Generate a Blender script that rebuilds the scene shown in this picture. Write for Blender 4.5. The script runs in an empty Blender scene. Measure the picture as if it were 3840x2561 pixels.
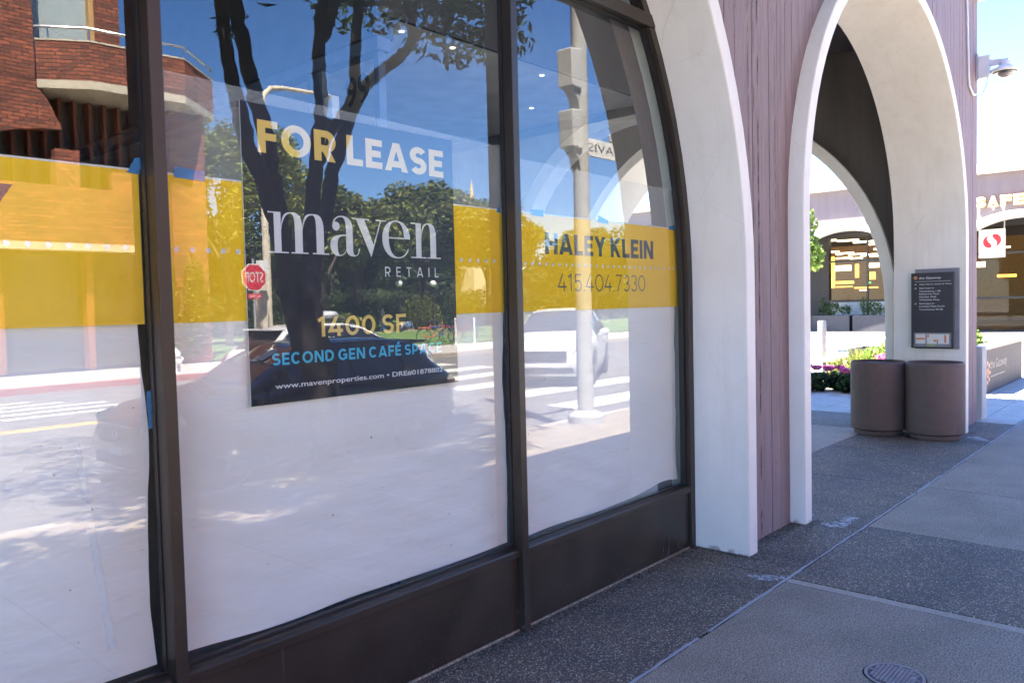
import bpy, bmesh, math, random
from mathutils import Vector, Matrix
import numpy as np
random.seed(7)
sc = bpy.context.scene
COL = sc.collection
R = math.radians

# ------------------------------------------------------------------ camera
cam_d = bpy.data.cameras.new('camera'); cam = bpy.data.objects.new('camera', cam_d); COL.objects.link(cam)
cam_d.sensor_width = 36; cam_d.lens = 28; cam_d.clip_start = .05; cam_d.clip_end = 1500
yaw, pitch, roll = R(48.2776), R(-2.5958), R(-1.37598)
fw = Vector((math.sin(yaw)*math.cos(pitch), math.cos(yaw)*math.cos(pitch), math.sin(pitch)))
rt = Vector((math.cos(yaw), -math.sin(yaw), 0)); up = rt.cross(fw)
rt2 = rt*math.cos(roll) + up*math.sin(roll); up2 = rt2.cross(fw)
cam.matrix_world = Matrix(((rt2.x, up2.x, -fw.x, 0), (rt2.y, up2.y, -fw.y, 0), (rt2.z, up2.z, -fw.z, 1.6), (0, 0, 0, 1)))
cam_d.dof.use_dof = True; cam_d.dof.focus_distance = 5.0; cam_d.dof.aperture_fstop = 5.6
sc.camera = cam
# ------------------------------------------------------------------ sky and sun
SUN_EL = R(62); SUN_AZ = math.atan2(-.5, .866)          # compass angle of the sun, clockwise from +y
wd = bpy.data.worlds.new('World'); sc.world = wd; wd.use_nodes = True
nt = wd.node_tree
sky = nt.nodes.new('ShaderNodeTexSky'); sky.sky_type = 'NISHITA'; sky.sun_disc = False
sky.sun_elevation = SUN_EL; sky.sun_rotation = SUN_AZ; sky.air_density = 1.0; sky.dust_density = .4; sky.ozone_density = 5.0; sky.altitude = 1200
bg = nt.nodes['Background']; bg.inputs['Strength'].default_value = .068
hs = nt.nodes.new('ShaderNodeHueSaturation'); hs.inputs['Hue'].default_value = .507; hs.inputs['Saturation'].default_value = 1.18   # the photograph's saturated colour rendering, whole sky alike
nt.links.new(sky.outputs[0], hs.inputs['Color']); nt.links.new(hs.outputs[0], bg.inputs[0])
sun_d = bpy.data.lights.new('sun', 'SUN'); sun = bpy.data.objects.new('sun', sun_d); COL.objects.link(sun)
sun_d.energy = 4.9; sun_d.angle = R(.53); sun_d.color = (1, .91, .78)
sdir = Vector((math.sin(SUN_AZ)*math.cos(SUN_EL), math.cos(SUN_AZ)*math.cos(SUN_EL), math.sin(SUN_EL)))
sun.rotation_euler = sdir.to_track_quat('Z', 'Y').to_euler()
sun.location = (-20, 30, 60)
vs = sc.view_settings
vs.view_transform = 'Standard'; vs.look = 'None'; vs.gamma = 1; vs.use_curve_mapping = False; vs.exposure = 3.86
cy = sc.cycles
cy.max_bounces = 10; cy.transparent_max_bounces = 16; cy.glossy_bounces = 4; cy.diffuse_bounces = 4
cy.sample_clamp_indirect = 6; cy.use_denoising = True; cy.caustics_reflective = False; cy.caustics_refractive = False

# ------------------------------------------------------------------ materials
MATS = {}
def nodes(name):
    m = bpy.data.materials.new(name); m.use_nodes = True
    n = m.node_tree.nodes; b = n['Principled BSDF']
    MATS[name] = m
    return m, n, m.node_tree.links, b
def ramp(n, stops):
    r = n.new('ShaderNodeValToRGB'); e = r.color_ramp.elements
    while len(e) < len(stops): e.new(.5)
    for i, (p, c) in enumerate(stops): e[i].position = p; e[i].color = (*c, 1)
    return r
def simple(name, col, rough=.6, metal=0, var=.12, scale=6, bump=0, bscale=60, spec=.5, coat=0, emis=None, stretch=None, trans=0):
    """base colour with soft noise variation and optional fine bump"""
    m, n, l, b = nodes(name)
    tc = n.new('ShaderNodeTexCoord'); mp = n.new('ShaderNodeMapping'); l.new(tc.outputs['Object'], mp.inputs[0])
    if stretch: mp.inputs['Scale'].default_value = stretch
    nz = n.new('ShaderNodeTexNoise'); nz.inputs['Scale'].default_value = scale; nz.inputs['Detail'].default_value = 6
    l.new(mp.outputs[0], nz.inputs[0])
    lo = tuple(c*(1-var) for c in col); hi = tuple(min(1, c*(1+var)) for c in col)
    r = ramp(n, [(.3, lo), (.7, hi)]); l.new(nz.outputs[0], r.inputs[0]); l.new(r.outputs[0], b.inputs['Base Color'])
    b.inputs['Roughness'].default_value = rough; b.inputs['Metallic'].default_value = metal
    b.inputs['Specular IOR Level'].default_value = spec; b.inputs['Coat Weight'].default_value = coat
    if emis: b.inputs['Emission Color'].default_value = (*emis[:3], 1); b.inputs['Emission Strength'].default_value = emis[3]
    if bump:
        n2 = n.new('ShaderNodeTexNoise'); n2.inputs['Scale'].default_value = bscale; n2.inputs['Detail'].default_value = 8
        l.new(mp.outputs[0], n2.inputs[0])
        bp = n.new('ShaderNodeBump'); bp.inputs['Strength'].default_value = bump; bp.inputs['Distance'].default_value = .01
        l.new(n2.outputs[0], bp.inputs['Height']); l.new(bp.outputs[0], b.inputs['Normal'])
    return m
def emit(name, col, s):
    m, n, l, b = nodes(name); b.inputs['Base Color'].default_value = (*[min(1, c) for c in col], 1)
    b.inputs['Emission Color'].default_value = (*col, 1); b.inputs['Emission Strength'].default_value = s
    return m

def mat_pink():
    m, n, l, b = nodes('pink_board_concrete')
    g = n.new('ShaderNodeNewGeometry')
    mp = n.new('ShaderNodeMapping'); l.new(g.outputs['Position'], mp.inputs[0]); mp.inputs['Scale'].default_value = (1, 1, .12)
    nz = n.new('ShaderNodeTexNoise'); nz.inputs['Scale'].default_value = 26; nz.inputs['Detail'].default_value = 8; nz.inputs['Roughness'].default_value = .65
    l.new(mp.outputs[0], nz.inputs[0])
    r = ramp(n, [(.3, (.20, .142, .146)), (.7, (.275, .20, .205))]); l.new(nz.outputs[0], r.inputs[0])
    n2 = n.new('ShaderNodeTexNoise'); n2.inputs['Scale'].default_value = 45; n2.inputs['Detail'].default_value = 3
    mp2 = n.new('ShaderNodeMapping'); l.new(g.outputs['Position'], mp2.inputs[0]); mp2.inputs['Scale'].default_value = (1, 1, .45)
    l.new(mp2.outputs[0], n2.inputs[0])
    pit = ramp(n, [(.0, (0, 0, 0)), (.27, (0, 0, 0)), (.305, (1, 1, 1))]); l.new(n2.outputs[0], pit.inputs[0])
    mix = n.new('ShaderNodeMixRGB'); mix.blend_type = 'MIX'; l.new(pit.outputs[0], mix.inputs[0])
    mix.inputs[1].default_value = (.10, .06, .055, 1); l.new(r.outputs[0], mix.inputs[2]); l.new(mix.outputs[0], b.inputs['Base Color'])
    n3 = n.new('ShaderNodeTexNoise'); n3.inputs['Scale'].default_value = 90; n3.inputs['Detail'].default_value = 6; l.new(mp2.outputs[0], n3.inputs[0])
    ad = n.new('ShaderNodeMath'); ad.operation = 'MULTIPLY'; l.new(n3.outputs[0], ad.inputs[0]); l.new(pit.outputs[0], ad.inputs[1])
    bp = n.new('ShaderNodeBump'); bp.inputs['Strength'].default_value = .5; bp.inputs['Distance'].default_value = .006
    l.new(ad.outputs[0], bp.inputs['Height']); l.new(bp.outputs[0], b.inputs['Normal']); b.inputs['Roughness'].default_value = .75
    return m
def mat_white():
    m, n, l, b = nodes('white_paint_plaster')
    g = n.new('ShaderNodeNewGeometry')
    nz = n.new('ShaderNodeTexNoise'); nz.inputs['Scale'].default_value = 3; nz.inputs['Detail'].default_value = 8; l.new(g.outputs['Position'], nz.inputs[0])
    r = ramp(n, [(.3, (.745, .70, .645)), (.65, (.80, .757, .703))]); l.new(nz.outputs[0], r.inputs[0])
    sep = n.new('ShaderNodeSeparateXYZ'); l.new(g.outputs['Position'], sep.inputs[0])
    n2 = n.new('ShaderNodeTexNoise'); n2.inputs['Scale'].default_value = 14; n2.inputs['Detail'].default_value = 9; l.new(g.outputs['Position'], n2.inputs[0])
    # splash dirt on the bottom few centimetres, ragged upper limit
    a = n.new('ShaderNodeMath'); a.operation = 'MULTIPLY_ADD'; a.inputs[1].default_value = .16; a.inputs[2].default_value = -.065; l.new(n2.outputs[0], a.inputs[0])
    c = n.new('ShaderNodeMath'); c.operation = 'SUBTRACT'; l.new(a.outputs[0], c.inputs[0]); l.new(sep.outputs[2], c.inputs[1])
    d = n.new('ShaderNodeMath'); d.operation = 'MULTIPLY'; d.inputs[1].default_value = 30; d.use_clamp = True; l.new(c.outputs[0], d.inputs[0])
    mx = n.new('ShaderNodeMixRGB'); l.new(d.outputs[0], mx.inputs[0]); l.new(r.outputs[0], mx.inputs[1]); mx.inputs[2].default_value = (.22, .17, .15, 1)
    # fine scuffs
    n4 = n.new('ShaderNodeTexNoise'); n4.inputs['Scale'].default_value = 9; n4.inputs['Detail'].default_value = 12; n4.inputs['Roughness'].default_value = .75; l.new(g.outputs['Position'], n4.inputs[0])
    sc_ = ramp(n, [(.27, (.42, .38, .36)), (.32, (1, 1, 1))]); l.new(n4.outputs[0], sc_.inputs[0])
    ml = n.new('ShaderNodeMixRGB'); ml.blend_type = 'MULTIPLY'; ml.inputs[0].default_value = 1; l.new(mx.outputs[0], ml.inputs[1]); l.new(sc_.outputs[0], ml.inputs[2])
    mps = n.new('ShaderNodeMapping'); mps.inputs['Scale'].default_value = (1, 1, .08); l.new(g.outputs['Position'], mps.inputs[0])
    n6 = n.new('ShaderNodeTexNoise'); n6.inputs['Scale'].default_value = 11; n6.inputs['Detail'].default_value = 10; n6.inputs['Roughness'].default_value = .7; l.new(mps.outputs[0], n6.inputs[0])
    s6 = ramp(n, [(.30, (.93, .92, .91)), (.52, (1, 1, 1))]); l.new(n6.outputs[0], s6.inputs[0])
    v7 = n.new('ShaderNodeTexVoronoi'); v7.feature = 'DISTANCE_TO_EDGE'; v7.inputs['Scale'].default_value = 2.3; l.new(g.outputs['Position'], v7.inputs[0])
    n7 = n.new('ShaderNodeTexNoise'); n7.inputs['Scale'].default_value = 3; l.new(g.outputs['Position'], n7.inputs[0])
    a7 = n.new('ShaderNodeMath'); a7.operation = 'MULTIPLY_ADD'; a7.inputs[1].default_value = .12; a7.inputs[2].default_value = -.055; l.new(n7.outputs[0], a7.inputs[0])
    b7 = n.new('ShaderNodeMath'); b7.operation = 'ADD'; l.new(v7.outputs['Distance'], b7.inputs[0]); l.new(a7.outputs[0], b7.inputs[1])
    s7 = ramp(n, [(.000, (.80, .78, .76)), (.0035, (1, 1, 1))]); l.new(v7.outputs['Distance'], s7.inputs[0])
    m6 = n.new('ShaderNodeMixRGB'); m6.blend_type = 'MULTIPLY'; m6.inputs[0].default_value = 1; l.new(ml.outputs[0], m6.inputs[1]); l.new(s6.outputs[0], m6.inputs[2])
    m7 = n.new('ShaderNodeMixRGB'); m7.blend_type = 'MULTIPLY'; l.new(n7.outputs[0], m7.inputs[0]); l.new(m6.outputs[0], m7.inputs[1]); l.new(s7.outputs[0], m7.inputs[2])
    l.new(m7.outputs[0], b.inputs['Base Color'])
    n3 = n.new('ShaderNodeTexNoise'); n3.inputs['Scale'].default_value = 120; n3.inputs['Detail'].default_value = 6; l.new(g.outputs['Position'], n3.inputs[0])
    bp = n.new('ShaderNodeBump'); bp.inputs['Strength'].default_value = .25; bp.inputs['Distance'].default_value = .004
    l.new(n3.outputs[0], bp.inputs['Height']); l.new(bp.outputs[0], b.inputs['Normal']); b.inputs['Roughness'].default_value = .6
    return m
def mat_aggregate(name, sc1=150, dark=(.05, .043, .038), cols=None, bump=.9):
    m, n, l, b = nodes(name)
    g = n.new('ShaderNodeNewGeometry')
    v = n.new('ShaderNodeTexVoronoi'); v.inputs['Scale'].default_value = sc1; v.inputs['Randomness'].default_value = 1; l.new(g.outputs['Position'], v.inputs[0])
    sep = n.new('ShaderNodeSeparateColor'); l.new(v.outputs['Color'], sep.inputs[0])
    cols = cols or [(0, (.06, .05, .038)), (.3, (.19, .152, .110)), (.55, (.29, .245, .19)), (.75, (.40, .305, .21)), (.9, (.52, .46, .38)), (1, (.78, .71, .62))]
    r = ramp(n, cols); l.new(sep.outputs[0], r.inputs[0])
    dr = ramp(n, [(.25, (1, 1, 1)), (.62, (0, 0, 0))]); l.new(v.outputs['Distance'], dr.inputs[0])
    mx = n.new('ShaderNodeMixRGB'); l.new(dr.outputs[0], mx.inputs[0]); mx.inputs[1].default_value = (*dark, 1); l.new(r.outputs[0], mx.inputs[2])
    nz = n.new('ShaderNodeTexNoise'); nz.inputs['Scale'].default_value = 2.2; nz.inputs['Detail'].default_value = 8; l.new(g.outputs['Position'], nz.inputs[0])
    st = ramp(n, [(.28, (.62, .62, .64)), (.5, (.92, .90, .88)), (.7, (1.12, 1.04, .94))]); l.new(nz.outputs[0], st.inputs[0])
    ml = n.new('ShaderNodeMixRGB'); ml.blend_type = 'MULTIPLY'; ml.inputs[0].default_value = 1; l.new(mx.outputs[0], ml.inputs[1]); l.new(st.outputs[0], ml.inputs[2])
    l.new(ml.outputs[0], b.inputs['Base Color'])
    bp = n.new('ShaderNodeBump'); bp.inputs['Strength'].default_value = bump; bp.inputs['Distance'].default_value = .004
    l.new(dr.outputs[0], bp.inputs['Height']); l.new(bp.outputs[0], b.inputs['Normal']); b.inputs['Roughness'].default_value = .7
    return m
def mat_concrete(name, lo, hi, speck=.6):
    m, n, l, b = nodes(name)
    g = n.new('ShaderNodeNewGeometry')
    nz = n.new('ShaderNodeTexNoise'); nz.inputs['Scale'].default_value = 2.5; nz.inputs['Detail'].default_value = 10; nz.inputs['Roughness'].default_value = .6; l.new(g.outputs['Position'], nz.inputs[0])
    r = ramp(n, [(.3, lo), (.7, hi)]); l.new(nz.outputs[0], r.inputs[0])
    n2 = n.new('ShaderNodeTexNoise'); n2.inputs['Scale'].default_value = 130; n2.inputs['Detail'].default_value = 3; l.new(g.outputs['Position'], n2.inputs[0])
    s2 = ramp(n, [(.3, (1-speck,)*3), (.5, (1, 1, 1)), (.68, (1+speck*1.3,)*3)]); l.new(n2.outputs[0], s2.inputs[0])
    n5 = n.new('ShaderNodeTexNoise'); n5.inputs['Scale'].default_value = 38; n5.inputs['Detail'].default_value = 4; l.new(g.outputs['Position'], n5.inputs[0])
    s5 = ramp(n, [(.3, (.84,)*3), (.7, (1.1,)*3)]); l.new(n5.outputs[0], s5.inputs[0])
    ml = n.new('ShaderNodeMixRGB'); ml.blend_type = 'MULTIPLY'; ml.inputs[0].default_value = 1; l.new(r.outputs[0], ml.inputs[1]); l.new(s2.outputs[0], ml.inputs[2])
    ml2 = n.new('ShaderNodeMixRGB'); ml2.blend_type = 'MULTIPLY'; ml2.inputs[0].default_value = 1; l.new(ml.outputs[0], ml2.inputs[1]); l.new(s5.outputs[0], ml2.inputs[2])
    # small gum / paint spots
    v = n.new('ShaderNodeTexVoronoi'); v.inputs['Scale'].default_value = 3.2; l.new(g.outputs['Position'], v.inputs[0])
    sp = ramp(n, [(.022, (1, 1, 1)), (.04, (0, 0, 0))]); l.new(v.outputs['Distance'], sp.inputs[0])
    mx = n.new('ShaderNodeMixRGB'); l.new(sp.outputs[0], mx.inputs[0]); l.new(ml2.outputs[0], mx.inputs[1]); mx.inputs[2].default_value = (*[min(1, c*1.9) for c in hi], 1)
    l.new(mx.outputs[0], b.inputs['Base Color'])
    bp = n.new('ShaderNodeBump'); bp.inputs['Strength'].default_value = .5; bp.inputs['Distance'].default_value = .003
    l.new(n2.outputs[0], bp.inputs['Height']); l.new(bp.outputs[0], b.inputs['Normal']); b.inputs['Roughness'].default_value = .8
    return m
def mat_glass(name, f0, tint):
    """clear sheet: mirror part by Fresnel, rest straight through"""
    m = bpy.data.materials.new(name); m.use_nodes = True; MATS[name] = m
    n = m.node_tree.nodes; l = m.node_tree.links; n.remove(n['Principled BSDF'])
    # Schlick reflectance, the same from both sides of the sheet
    gg = n.new('ShaderNodeNewGeometry'); dt = n.new('ShaderNodeVectorMath'); dt.operation = 'DOT_PRODUCT'; l.new(gg.outputs['Normal'], dt.inputs[0]); l.new(gg.outputs['Incoming'], dt.inputs[1])
    ab = n.new('ShaderNodeMath'); ab.operation = 'ABSOLUTE'; l.new(dt.outputs['Value'], ab.inputs[0])
    om = n.new('ShaderNodeMath'); om.operation = 'SUBTRACT'; om.inputs[0].default_value = 1; l.new(ab.outputs[0], om.inputs[1])
    pw = n.new('ShaderNodeMath'); pw.operation = 'POWER'; pw.inputs[1].default_value = 5; l.new(om.outputs[0], pw.inputs[0])
    mu = n.new('ShaderNodeMath'); mu.operation = 'MULTIPLY_ADD'; mu.use_clamp = True; mu.inputs[1].default_value = 1-f0; mu.inputs[2].default_value = f0; l.new(pw.outputs[0], mu.inputs[0])
    tr = n.new('ShaderNodeBsdfTransparent'); tr.inputs[0].default_value = (*tint, 1)
    gl = n.new('ShaderNodeBsdfGlossy'); gl.inputs['Roughness'].default_value = 0.0; gl.inputs['Color'].default_value = (1, 1, 1, 1)
    g = n.new('ShaderNodeNewGeometry'); nz = n.new('ShaderNodeTexNoise'); nz.inputs['Scale'].default_value = 1.3; nz.inputs['Detail'].default_value = 1
    l.new(g.outputs['Position'], nz.inputs[0]); bp = n.new('ShaderNodeBump'); bp.inputs['Strength'].default_value = .02; bp.inputs['Distance'].default_value = .02
    l.new(nz.outputs[0], bp.inputs['Height']); l.new(bp.outputs[0], gl.inputs['Normal'])
    mx = n.new('ShaderNodeMixShader'); l.new(mu.outputs[0], mx.inputs[0]); l.new(tr.outputs[0], mx.inputs[1]); l.new(gl.outputs[0], mx.inputs[2])
    l.new(mx.outputs[0], n['Material Output'].inputs[0])
    return m
def mat_clear(name, tint, white=0, wcol=(.8, .82, .85)):
    m = bpy.data.materials.new(name); m.use_nodes = True; MATS[name] = m
    n = m.node_tree.nodes; l = m.node_tree.links; n.remove(n['Principled BSDF'])
    tr = n.new('ShaderNodeBsdfTransparent'); tr.inputs[0].default_value = (*tint, 1)
    if white:
        df = n.new('ShaderNodeBsdfDiffuse'); df.inputs[0].default_value = (*wcol, 1)
        mx = n.new('ShaderNodeMixShader'); mx.inputs[0].default_value = white; l.new(tr.outputs[0], mx.inputs[1]); l.new(df.outputs[0], mx.inputs[2])
        l.new(mx.outputs[0], n['Material Output'].inputs[0])
    else: l.new(tr.outputs[0], n['Material Output'].inputs[0])
    return m
def mat_sheet(name, col, transl=.25, var=.05, scale=8, wrinkle=.3):
    """paper or vinyl: diffuse with some light let through"""
    m = bpy.data.materials.new(name); m.use_nodes = True; MATS[name] = m
    n = m.node_tree.nodes; l = m.node_tree.links; n.remove(n['Principled BSDF'])
    g = n.new('ShaderNodeNewGeometry'); nz = n.new('ShaderNodeTexNoise'); nz.inputs['Scale'].default_value = scale; nz.inputs['Detail'].default_value = 8
    mp = n.new('ShaderNodeMapping'); mp.inputs['Scale'].default_value = (.35, 1, 1.3); mp.inputs['Rotation'].default_value = (0, R(14), 0)
    l.new(g.outputs['Position'], mp.inputs[0]); l.new(mp.outputs[0], nz.inputs[0])
    r = ramp(n, [(.3, tuple(c*(1-var) for c in col)), (.7, tuple(min(1, c*(1+var)) for c in col))]); l.new(nz.outputs[0], r.inputs[0])
    df = n.new('ShaderNodeBsdfDiffuse'); tl = n.new('ShaderNodeBsdfTranslucent'); l.new(r.outputs[0], df.inputs[0]); l.new(r.outputs[0], tl.inputs[0])
    n2 = n.new('ShaderNodeTexNoise'); n2.inputs['Scale'].default_value = 6; n2.inputs['Detail'].default_value = 4; l.new(mp.outputs[0], n2.inputs[0])
    bp = n.new('ShaderNodeBump'); bp.inputs['Strength'].default_value = wrinkle; bp.inputs['Distance'].default_value = .02
    l.new(n2.outputs[0], bp.inputs['Height']); l.new(bp.outputs[0], df.inputs['Normal'])
    mx = n.new('ShaderNodeMixShader'); mx.inputs[0].default_value = transl; l.new(df.outputs[0], mx.inputs[1]); l.new(tl.outputs[0], mx.inputs[2])
    l.new(mx.outputs[0], n['Material Output'].inputs[0])
    return m
def mat_brick(name, axis='xz', bw=.30, bh=.105):
    m, n, l, b = nodes(name)
    g = n.new('ShaderNodeNewGeometry'); sep = n.new('ShaderNodeSeparateXYZ'); l.new(g.outputs['Position'], sep.inputs[0])
    cb = n.new('ShaderNodeCombineXYZ'); ad = n.new('ShaderNodeMath'); ad.operation = 'ADD'; l.new(sep.outputs[0], ad.inputs[0]); l.new(sep.outputs[1], ad.inputs[1])
    l.new(ad.outputs[0], cb.inputs[0]); l.new(sep.outputs[2], cb.inputs[1])
    bt = n.new('ShaderNodeTexBrick'); l.new(cb.outputs[0], bt.inputs[0]); bt.inputs['Scale'].default_value = 1
    bt.inputs['Brick Width'].default_value = bw; bt.inputs['Row Height'].default_value = bh; bt.inputs['Mortar Size'].default_value = .014; bt.inputs['Mortar Smooth'].default_value = .2
    bt.inputs['Color1'].default_value = (.36, .11, .06, 1); bt.inputs['Color2'].default_value = (.13, .05, .036, 1); bt.inputs['Mortar'].default_value = (.06, .04, .034, 1); bt.inputs['Bias'].default_value = -.1
    nz = n.new('ShaderNodeTexNoise'); nz.inputs['Scale'].default_value = .9; nz.inputs['Detail'].default_value = 8; l.new(g.outputs['Position'], nz.inputs[0])
    st = ramp(n, [(.3, (.72, .72, .74)), (.7, (1.15, 1.08, 1.05))]); l.new(nz.outputs[0], st.inputs[0])
    ml = n.new('ShaderNodeMixRGB'); ml.blend_type = 'MULTIPLY'; ml.inputs[0].default_value = 1; l.new(bt.outputs[0], ml.inputs[1]); l.new(st.outputs[0], ml.inputs[2])
    l.new(ml.outputs[0], b.inputs['Base Color']); b.inputs['Roughness'].default_value = .85
    bp = n.new('ShaderNodeBump'); bp.inputs['Strength'].default_value = .6; bp.inputs['Distance'].default_value = .02; bp.invert = True
    l.new(bt.outputs['Fac'], bp.inputs['Height']); l.new(bp.outputs[0], b.inputs['Normal'])
    return m
def mat_leaf(name, cols, rough=.5):
    m, n, l, b = nodes(name)
    g = n.new('ShaderNodeNewGeometry'); r = ramp(n, cols); l.new(g.outputs['Random Per Island'], r.inputs[0]); l.new(r.outputs[0], b.inputs['Base Color'])
    b.inputs['Roughness'].default_value = rough; b.inputs['Specular IOR Level'].default_value = .35
    tl = n.new('ShaderNodeBsdfTranslucent'); l.new(r.outputs[0], tl.inputs[0])
    mx = n.new('ShaderNodeMixShader'); mx.inputs[0].default_value = .3; l.new(b.outputs[0], mx.inputs[1]); l.new(tl.outputs[0], mx.inputs[2]); l.new(mx.outputs[0], n['Material Output'].inputs[0])
    return m
def mat_bark(name, lo, hi):
    m, n, l, b = nodes(name)
    g = n.new('ShaderNodeNewGeometry'); mp = n.new('ShaderNodeMapping'); mp.inputs['Scale'].default_value = (1, 1, .3); l.new(g.outputs['Position'], mp.inputs[0])
    nz = n.new('ShaderNodeTexNoise'); nz.inputs['Scale'].default_value = 16; nz.inputs['Detail'].default_value = 10; nz.inputs['Roughness'].default_value = .7; l.new(mp.outputs[0], nz.inputs[0])
    r = ramp(n, [(.3, lo), (.7, hi)]); l.new(nz.outputs[0], r.inputs[0]); l.new(r.outputs[0], b.inputs['Base Color']); b.inputs['Roughness'].default_value = .9
    bp = n.new('ShaderNodeBump'); bp.inputs['Strength'].default_value = .9; bp.inputs['Distance'].default_value = .03; l.new(nz.outputs[0], bp.inputs['Height']); l.new(bp.outputs[0], b.inputs['Normal'])
    return m

def mat_bronze():
    m, n, l, b = nodes('bronze_aluminium')
    g = n.new('ShaderNodeNewGeometry'); nz = n.new('ShaderNodeTexNoise'); nz.inputs['Scale'].default_value = 4; nz.inputs['Detail'].default_value = 8; l.new(g.outputs['Position'], nz.inputs[0])
    r = ramp(n, [(.3, (.034, .026, .020)), (.7, (.047, .037, .029))]); l.new(nz.outputs[0], r.inputs[0])
    sp = n.new('ShaderNodeTexNoise'); sp.inputs['Scale'].default_value = 55; sp.inputs['Detail'].default_value = 4; l.new(g.outputs['Position'], sp.inputs[0])
    sep = n.new('ShaderNodeSeparateXYZ'); l.new(g.outputs['Position'], sep.inputs[0])
    # splash specks and dust, denser on the lowest hand's breadth
    hgt = n.new('ShaderNodeMapRange'); hgt.inputs['From Min'].default_value = 0; hgt.inputs['From Max'].default_value = .3; hgt.inputs['To Min'].default_value = .10; hgt.inputs['To Max'].default_value = 0; l.new(sep.outputs[2], hgt.inputs[0])
    ad = n.new('ShaderNodeMath'); ad.operation = 'ADD'; l.new(sp.outputs[0], ad.inputs[0]); l.new(hgt.outputs[0], ad.inputs[1])
    sr = ramp(n, [(.70, (0, 0, 0)), (.80, (1, 1, 1))]); l.new(ad.outputs[0], sr.inputs[0])
    mp = n.new('ShaderNodeMapping'); mp.inputs['Scale'].default_value = (60, 60, 1.6); l.new(g.outputs['Position'], mp.inputs[0])
    dn = n.new('ShaderNodeTexNoise'); dn.inputs['Scale'].default_value = 1; dn.inputs['Detail'].default_value = 3; l.new(mp.outputs[0], dn.inputs[0])
    dr = ramp(n, [(.72, (0, 0, 0)), (.78, (.55, .55, .55))]); l.new(dn.outputs[0], dr.inputs[0])
    mxs = n.new('ShaderNodeMath'); mxs.operation = 'MAXIMUM'; l.new(sr.outputs[0], mxs.inputs[0]); l.new(dr.outputs[0], mxs.inputs[1])
    ml = n.new('ShaderNodeMixRGB'); sc2 = n.new('ShaderNodeMath'); sc2.operation = 'MULTIPLY'; sc2.inputs[1].default_value = .35; l.new(mxs.outputs[0], sc2.inputs[0]); l.new(sc2.outputs[0], ml.inputs[0])
    l.new(r.outputs[0], ml.inputs[1]); ml.inputs[2].default_value = (.25, .235, .22, 1); l.new(ml.outputs[0], b.inputs['Base Color'])
    b.inputs['Metallic'].default_value = .3; rr = ramp(n, [(.3, (.32,)*3), (.7, (.46,)*3)]); l.new(nz.outputs[0], rr.inputs[0]); l.new(rr.outputs[0], b.inputs['Roughness'])
    return m
def mat_patch(name, col, lo=.40, hi=.54):
    """thin smear that fades out raggedly at its edges"""
    m = bpy.data.materials.new(name); m.use_nodes = True; MATS[name] = m; n = m.node_tree.nodes; l = m.node_tree.links; b = n['Principled BSDF']
    b.inputs['Base Color'].default_value = (*col, 1); b.inputs['Roughness'].default_value = .85
    g = n.new('ShaderNodeNewGeometry'); nz = n.new('ShaderNodeTexNoise'); nz.inputs['Scale'].default_value = 28; nz.inputs['Detail'].default_value = 8; nz.inputs['Roughness'].default_value = .75; l.new(g.outputs['Position'], nz.inputs[0])
    r = ramp(n, [(lo, (0, 0, 0)), (hi, (.92, .92, .92))]); l.new(nz.outputs[0], r.inputs[0])
    tr = n.new('ShaderNodeBsdfTransparent'); mx = n.new('ShaderNodeMixShader'); l.new(r.outputs[0], mx.inputs[0]); l.new(tr.outputs[0], mx.inputs[1]); l.new(b.outputs[0], mx.inputs[2]); l.new(mx.outputs[0], n['Material Output'].inputs[0])
    return m
PINK = mat_pink(); WHITE = mat_white()
AGG = mat_aggregate('exposed_aggregate', 112, (.085, .072, .058))
AGG2 = mat_aggregate('exposed_aggregate_grey', 112, (.095, .082, .066), [(0, (.075, .062, .047)), (.35, (.20, .165, .122)), (.6, (.295, .25, .195)), (.8, (.41, .335, .25)), (1, (.75, .68, .59))])
CONC = mat_concrete('broom_concrete', (.198, .168, .126), (.28, .24, .185))
CONC_L = mat_concrete('light_concrete', (.30, .265, .215), (.385, .345, .285), .2)
CONC_P = mat_concrete('paver_concrete', (.32, .30, .26), (.42, .395, .35), .2)
ROAD = mat_concrete('asphalt', (.105, .10, .095), (.155, .148, .14), .3)
PLAZA = mat_concrete('plaza_concrete', (.33, .31, .28), (.42, .395, .36), .15)
GLASS = mat_glass('window_glass', .098, (.93, .96, .95)); CLEAR = mat_clear('glass_back', (.97, .985, .98))
SHOPGLASS = mat_glass('shop_glass', .015, (.85, .88, .88))
BRONZE = mat_bronze()
BRONZE_D = simple('dark_bronze_gasket', (.012, .011, .011), .5)
PAPER = mat_sheet('white_kraft_paper', (.87, .865, .86), .08, .04, 5, .8)
VINYL = mat_sheet('yellow_vinyl', (.97, .61, .04), .08, .02, 3, .05)
NAVY = simple('navy_print', (.004, .005, .016), .5, 0, .05)
P_YEL = simple('yellow_print', (.74, .52, .14), .6, 0, .02); P_WHT = simple('white_print', (.66, .67, .70), .6, 0, .02)
P_CYAN = simple('cyan_print', (.06, .42, .62), .6, 0, .02); P_GREY = simple('charcoal_print', (.055, .06, .075), .6, 0, .02)
P_DOT = simple('pale_dot_print', (.66, .63, .58), .6, 0, .02)
TAPE = simple('blue_masking_tape', (.03, .22, .52), .7, 0, .12, 40)
FILM = mat_clear('plastic_film', (.98, .98, .99), .26, (.75, .8, .85))
BLACK = simple('black_rubber', (.012, .012, .013), .6)
CHROME = simple('brushed_steel', (.55, .55, .56), .3, 1, .05)
GREYM = simple('galvanised_grey', (.36, .37, .38), .5, .3, .08)
LGREY = simple('pale_grey_enamel', (.45, .455, .455), .45, 0, .05)
SIGNW = simple('sign_white', (.62, .62, .60), .45, 0, .03)
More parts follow.
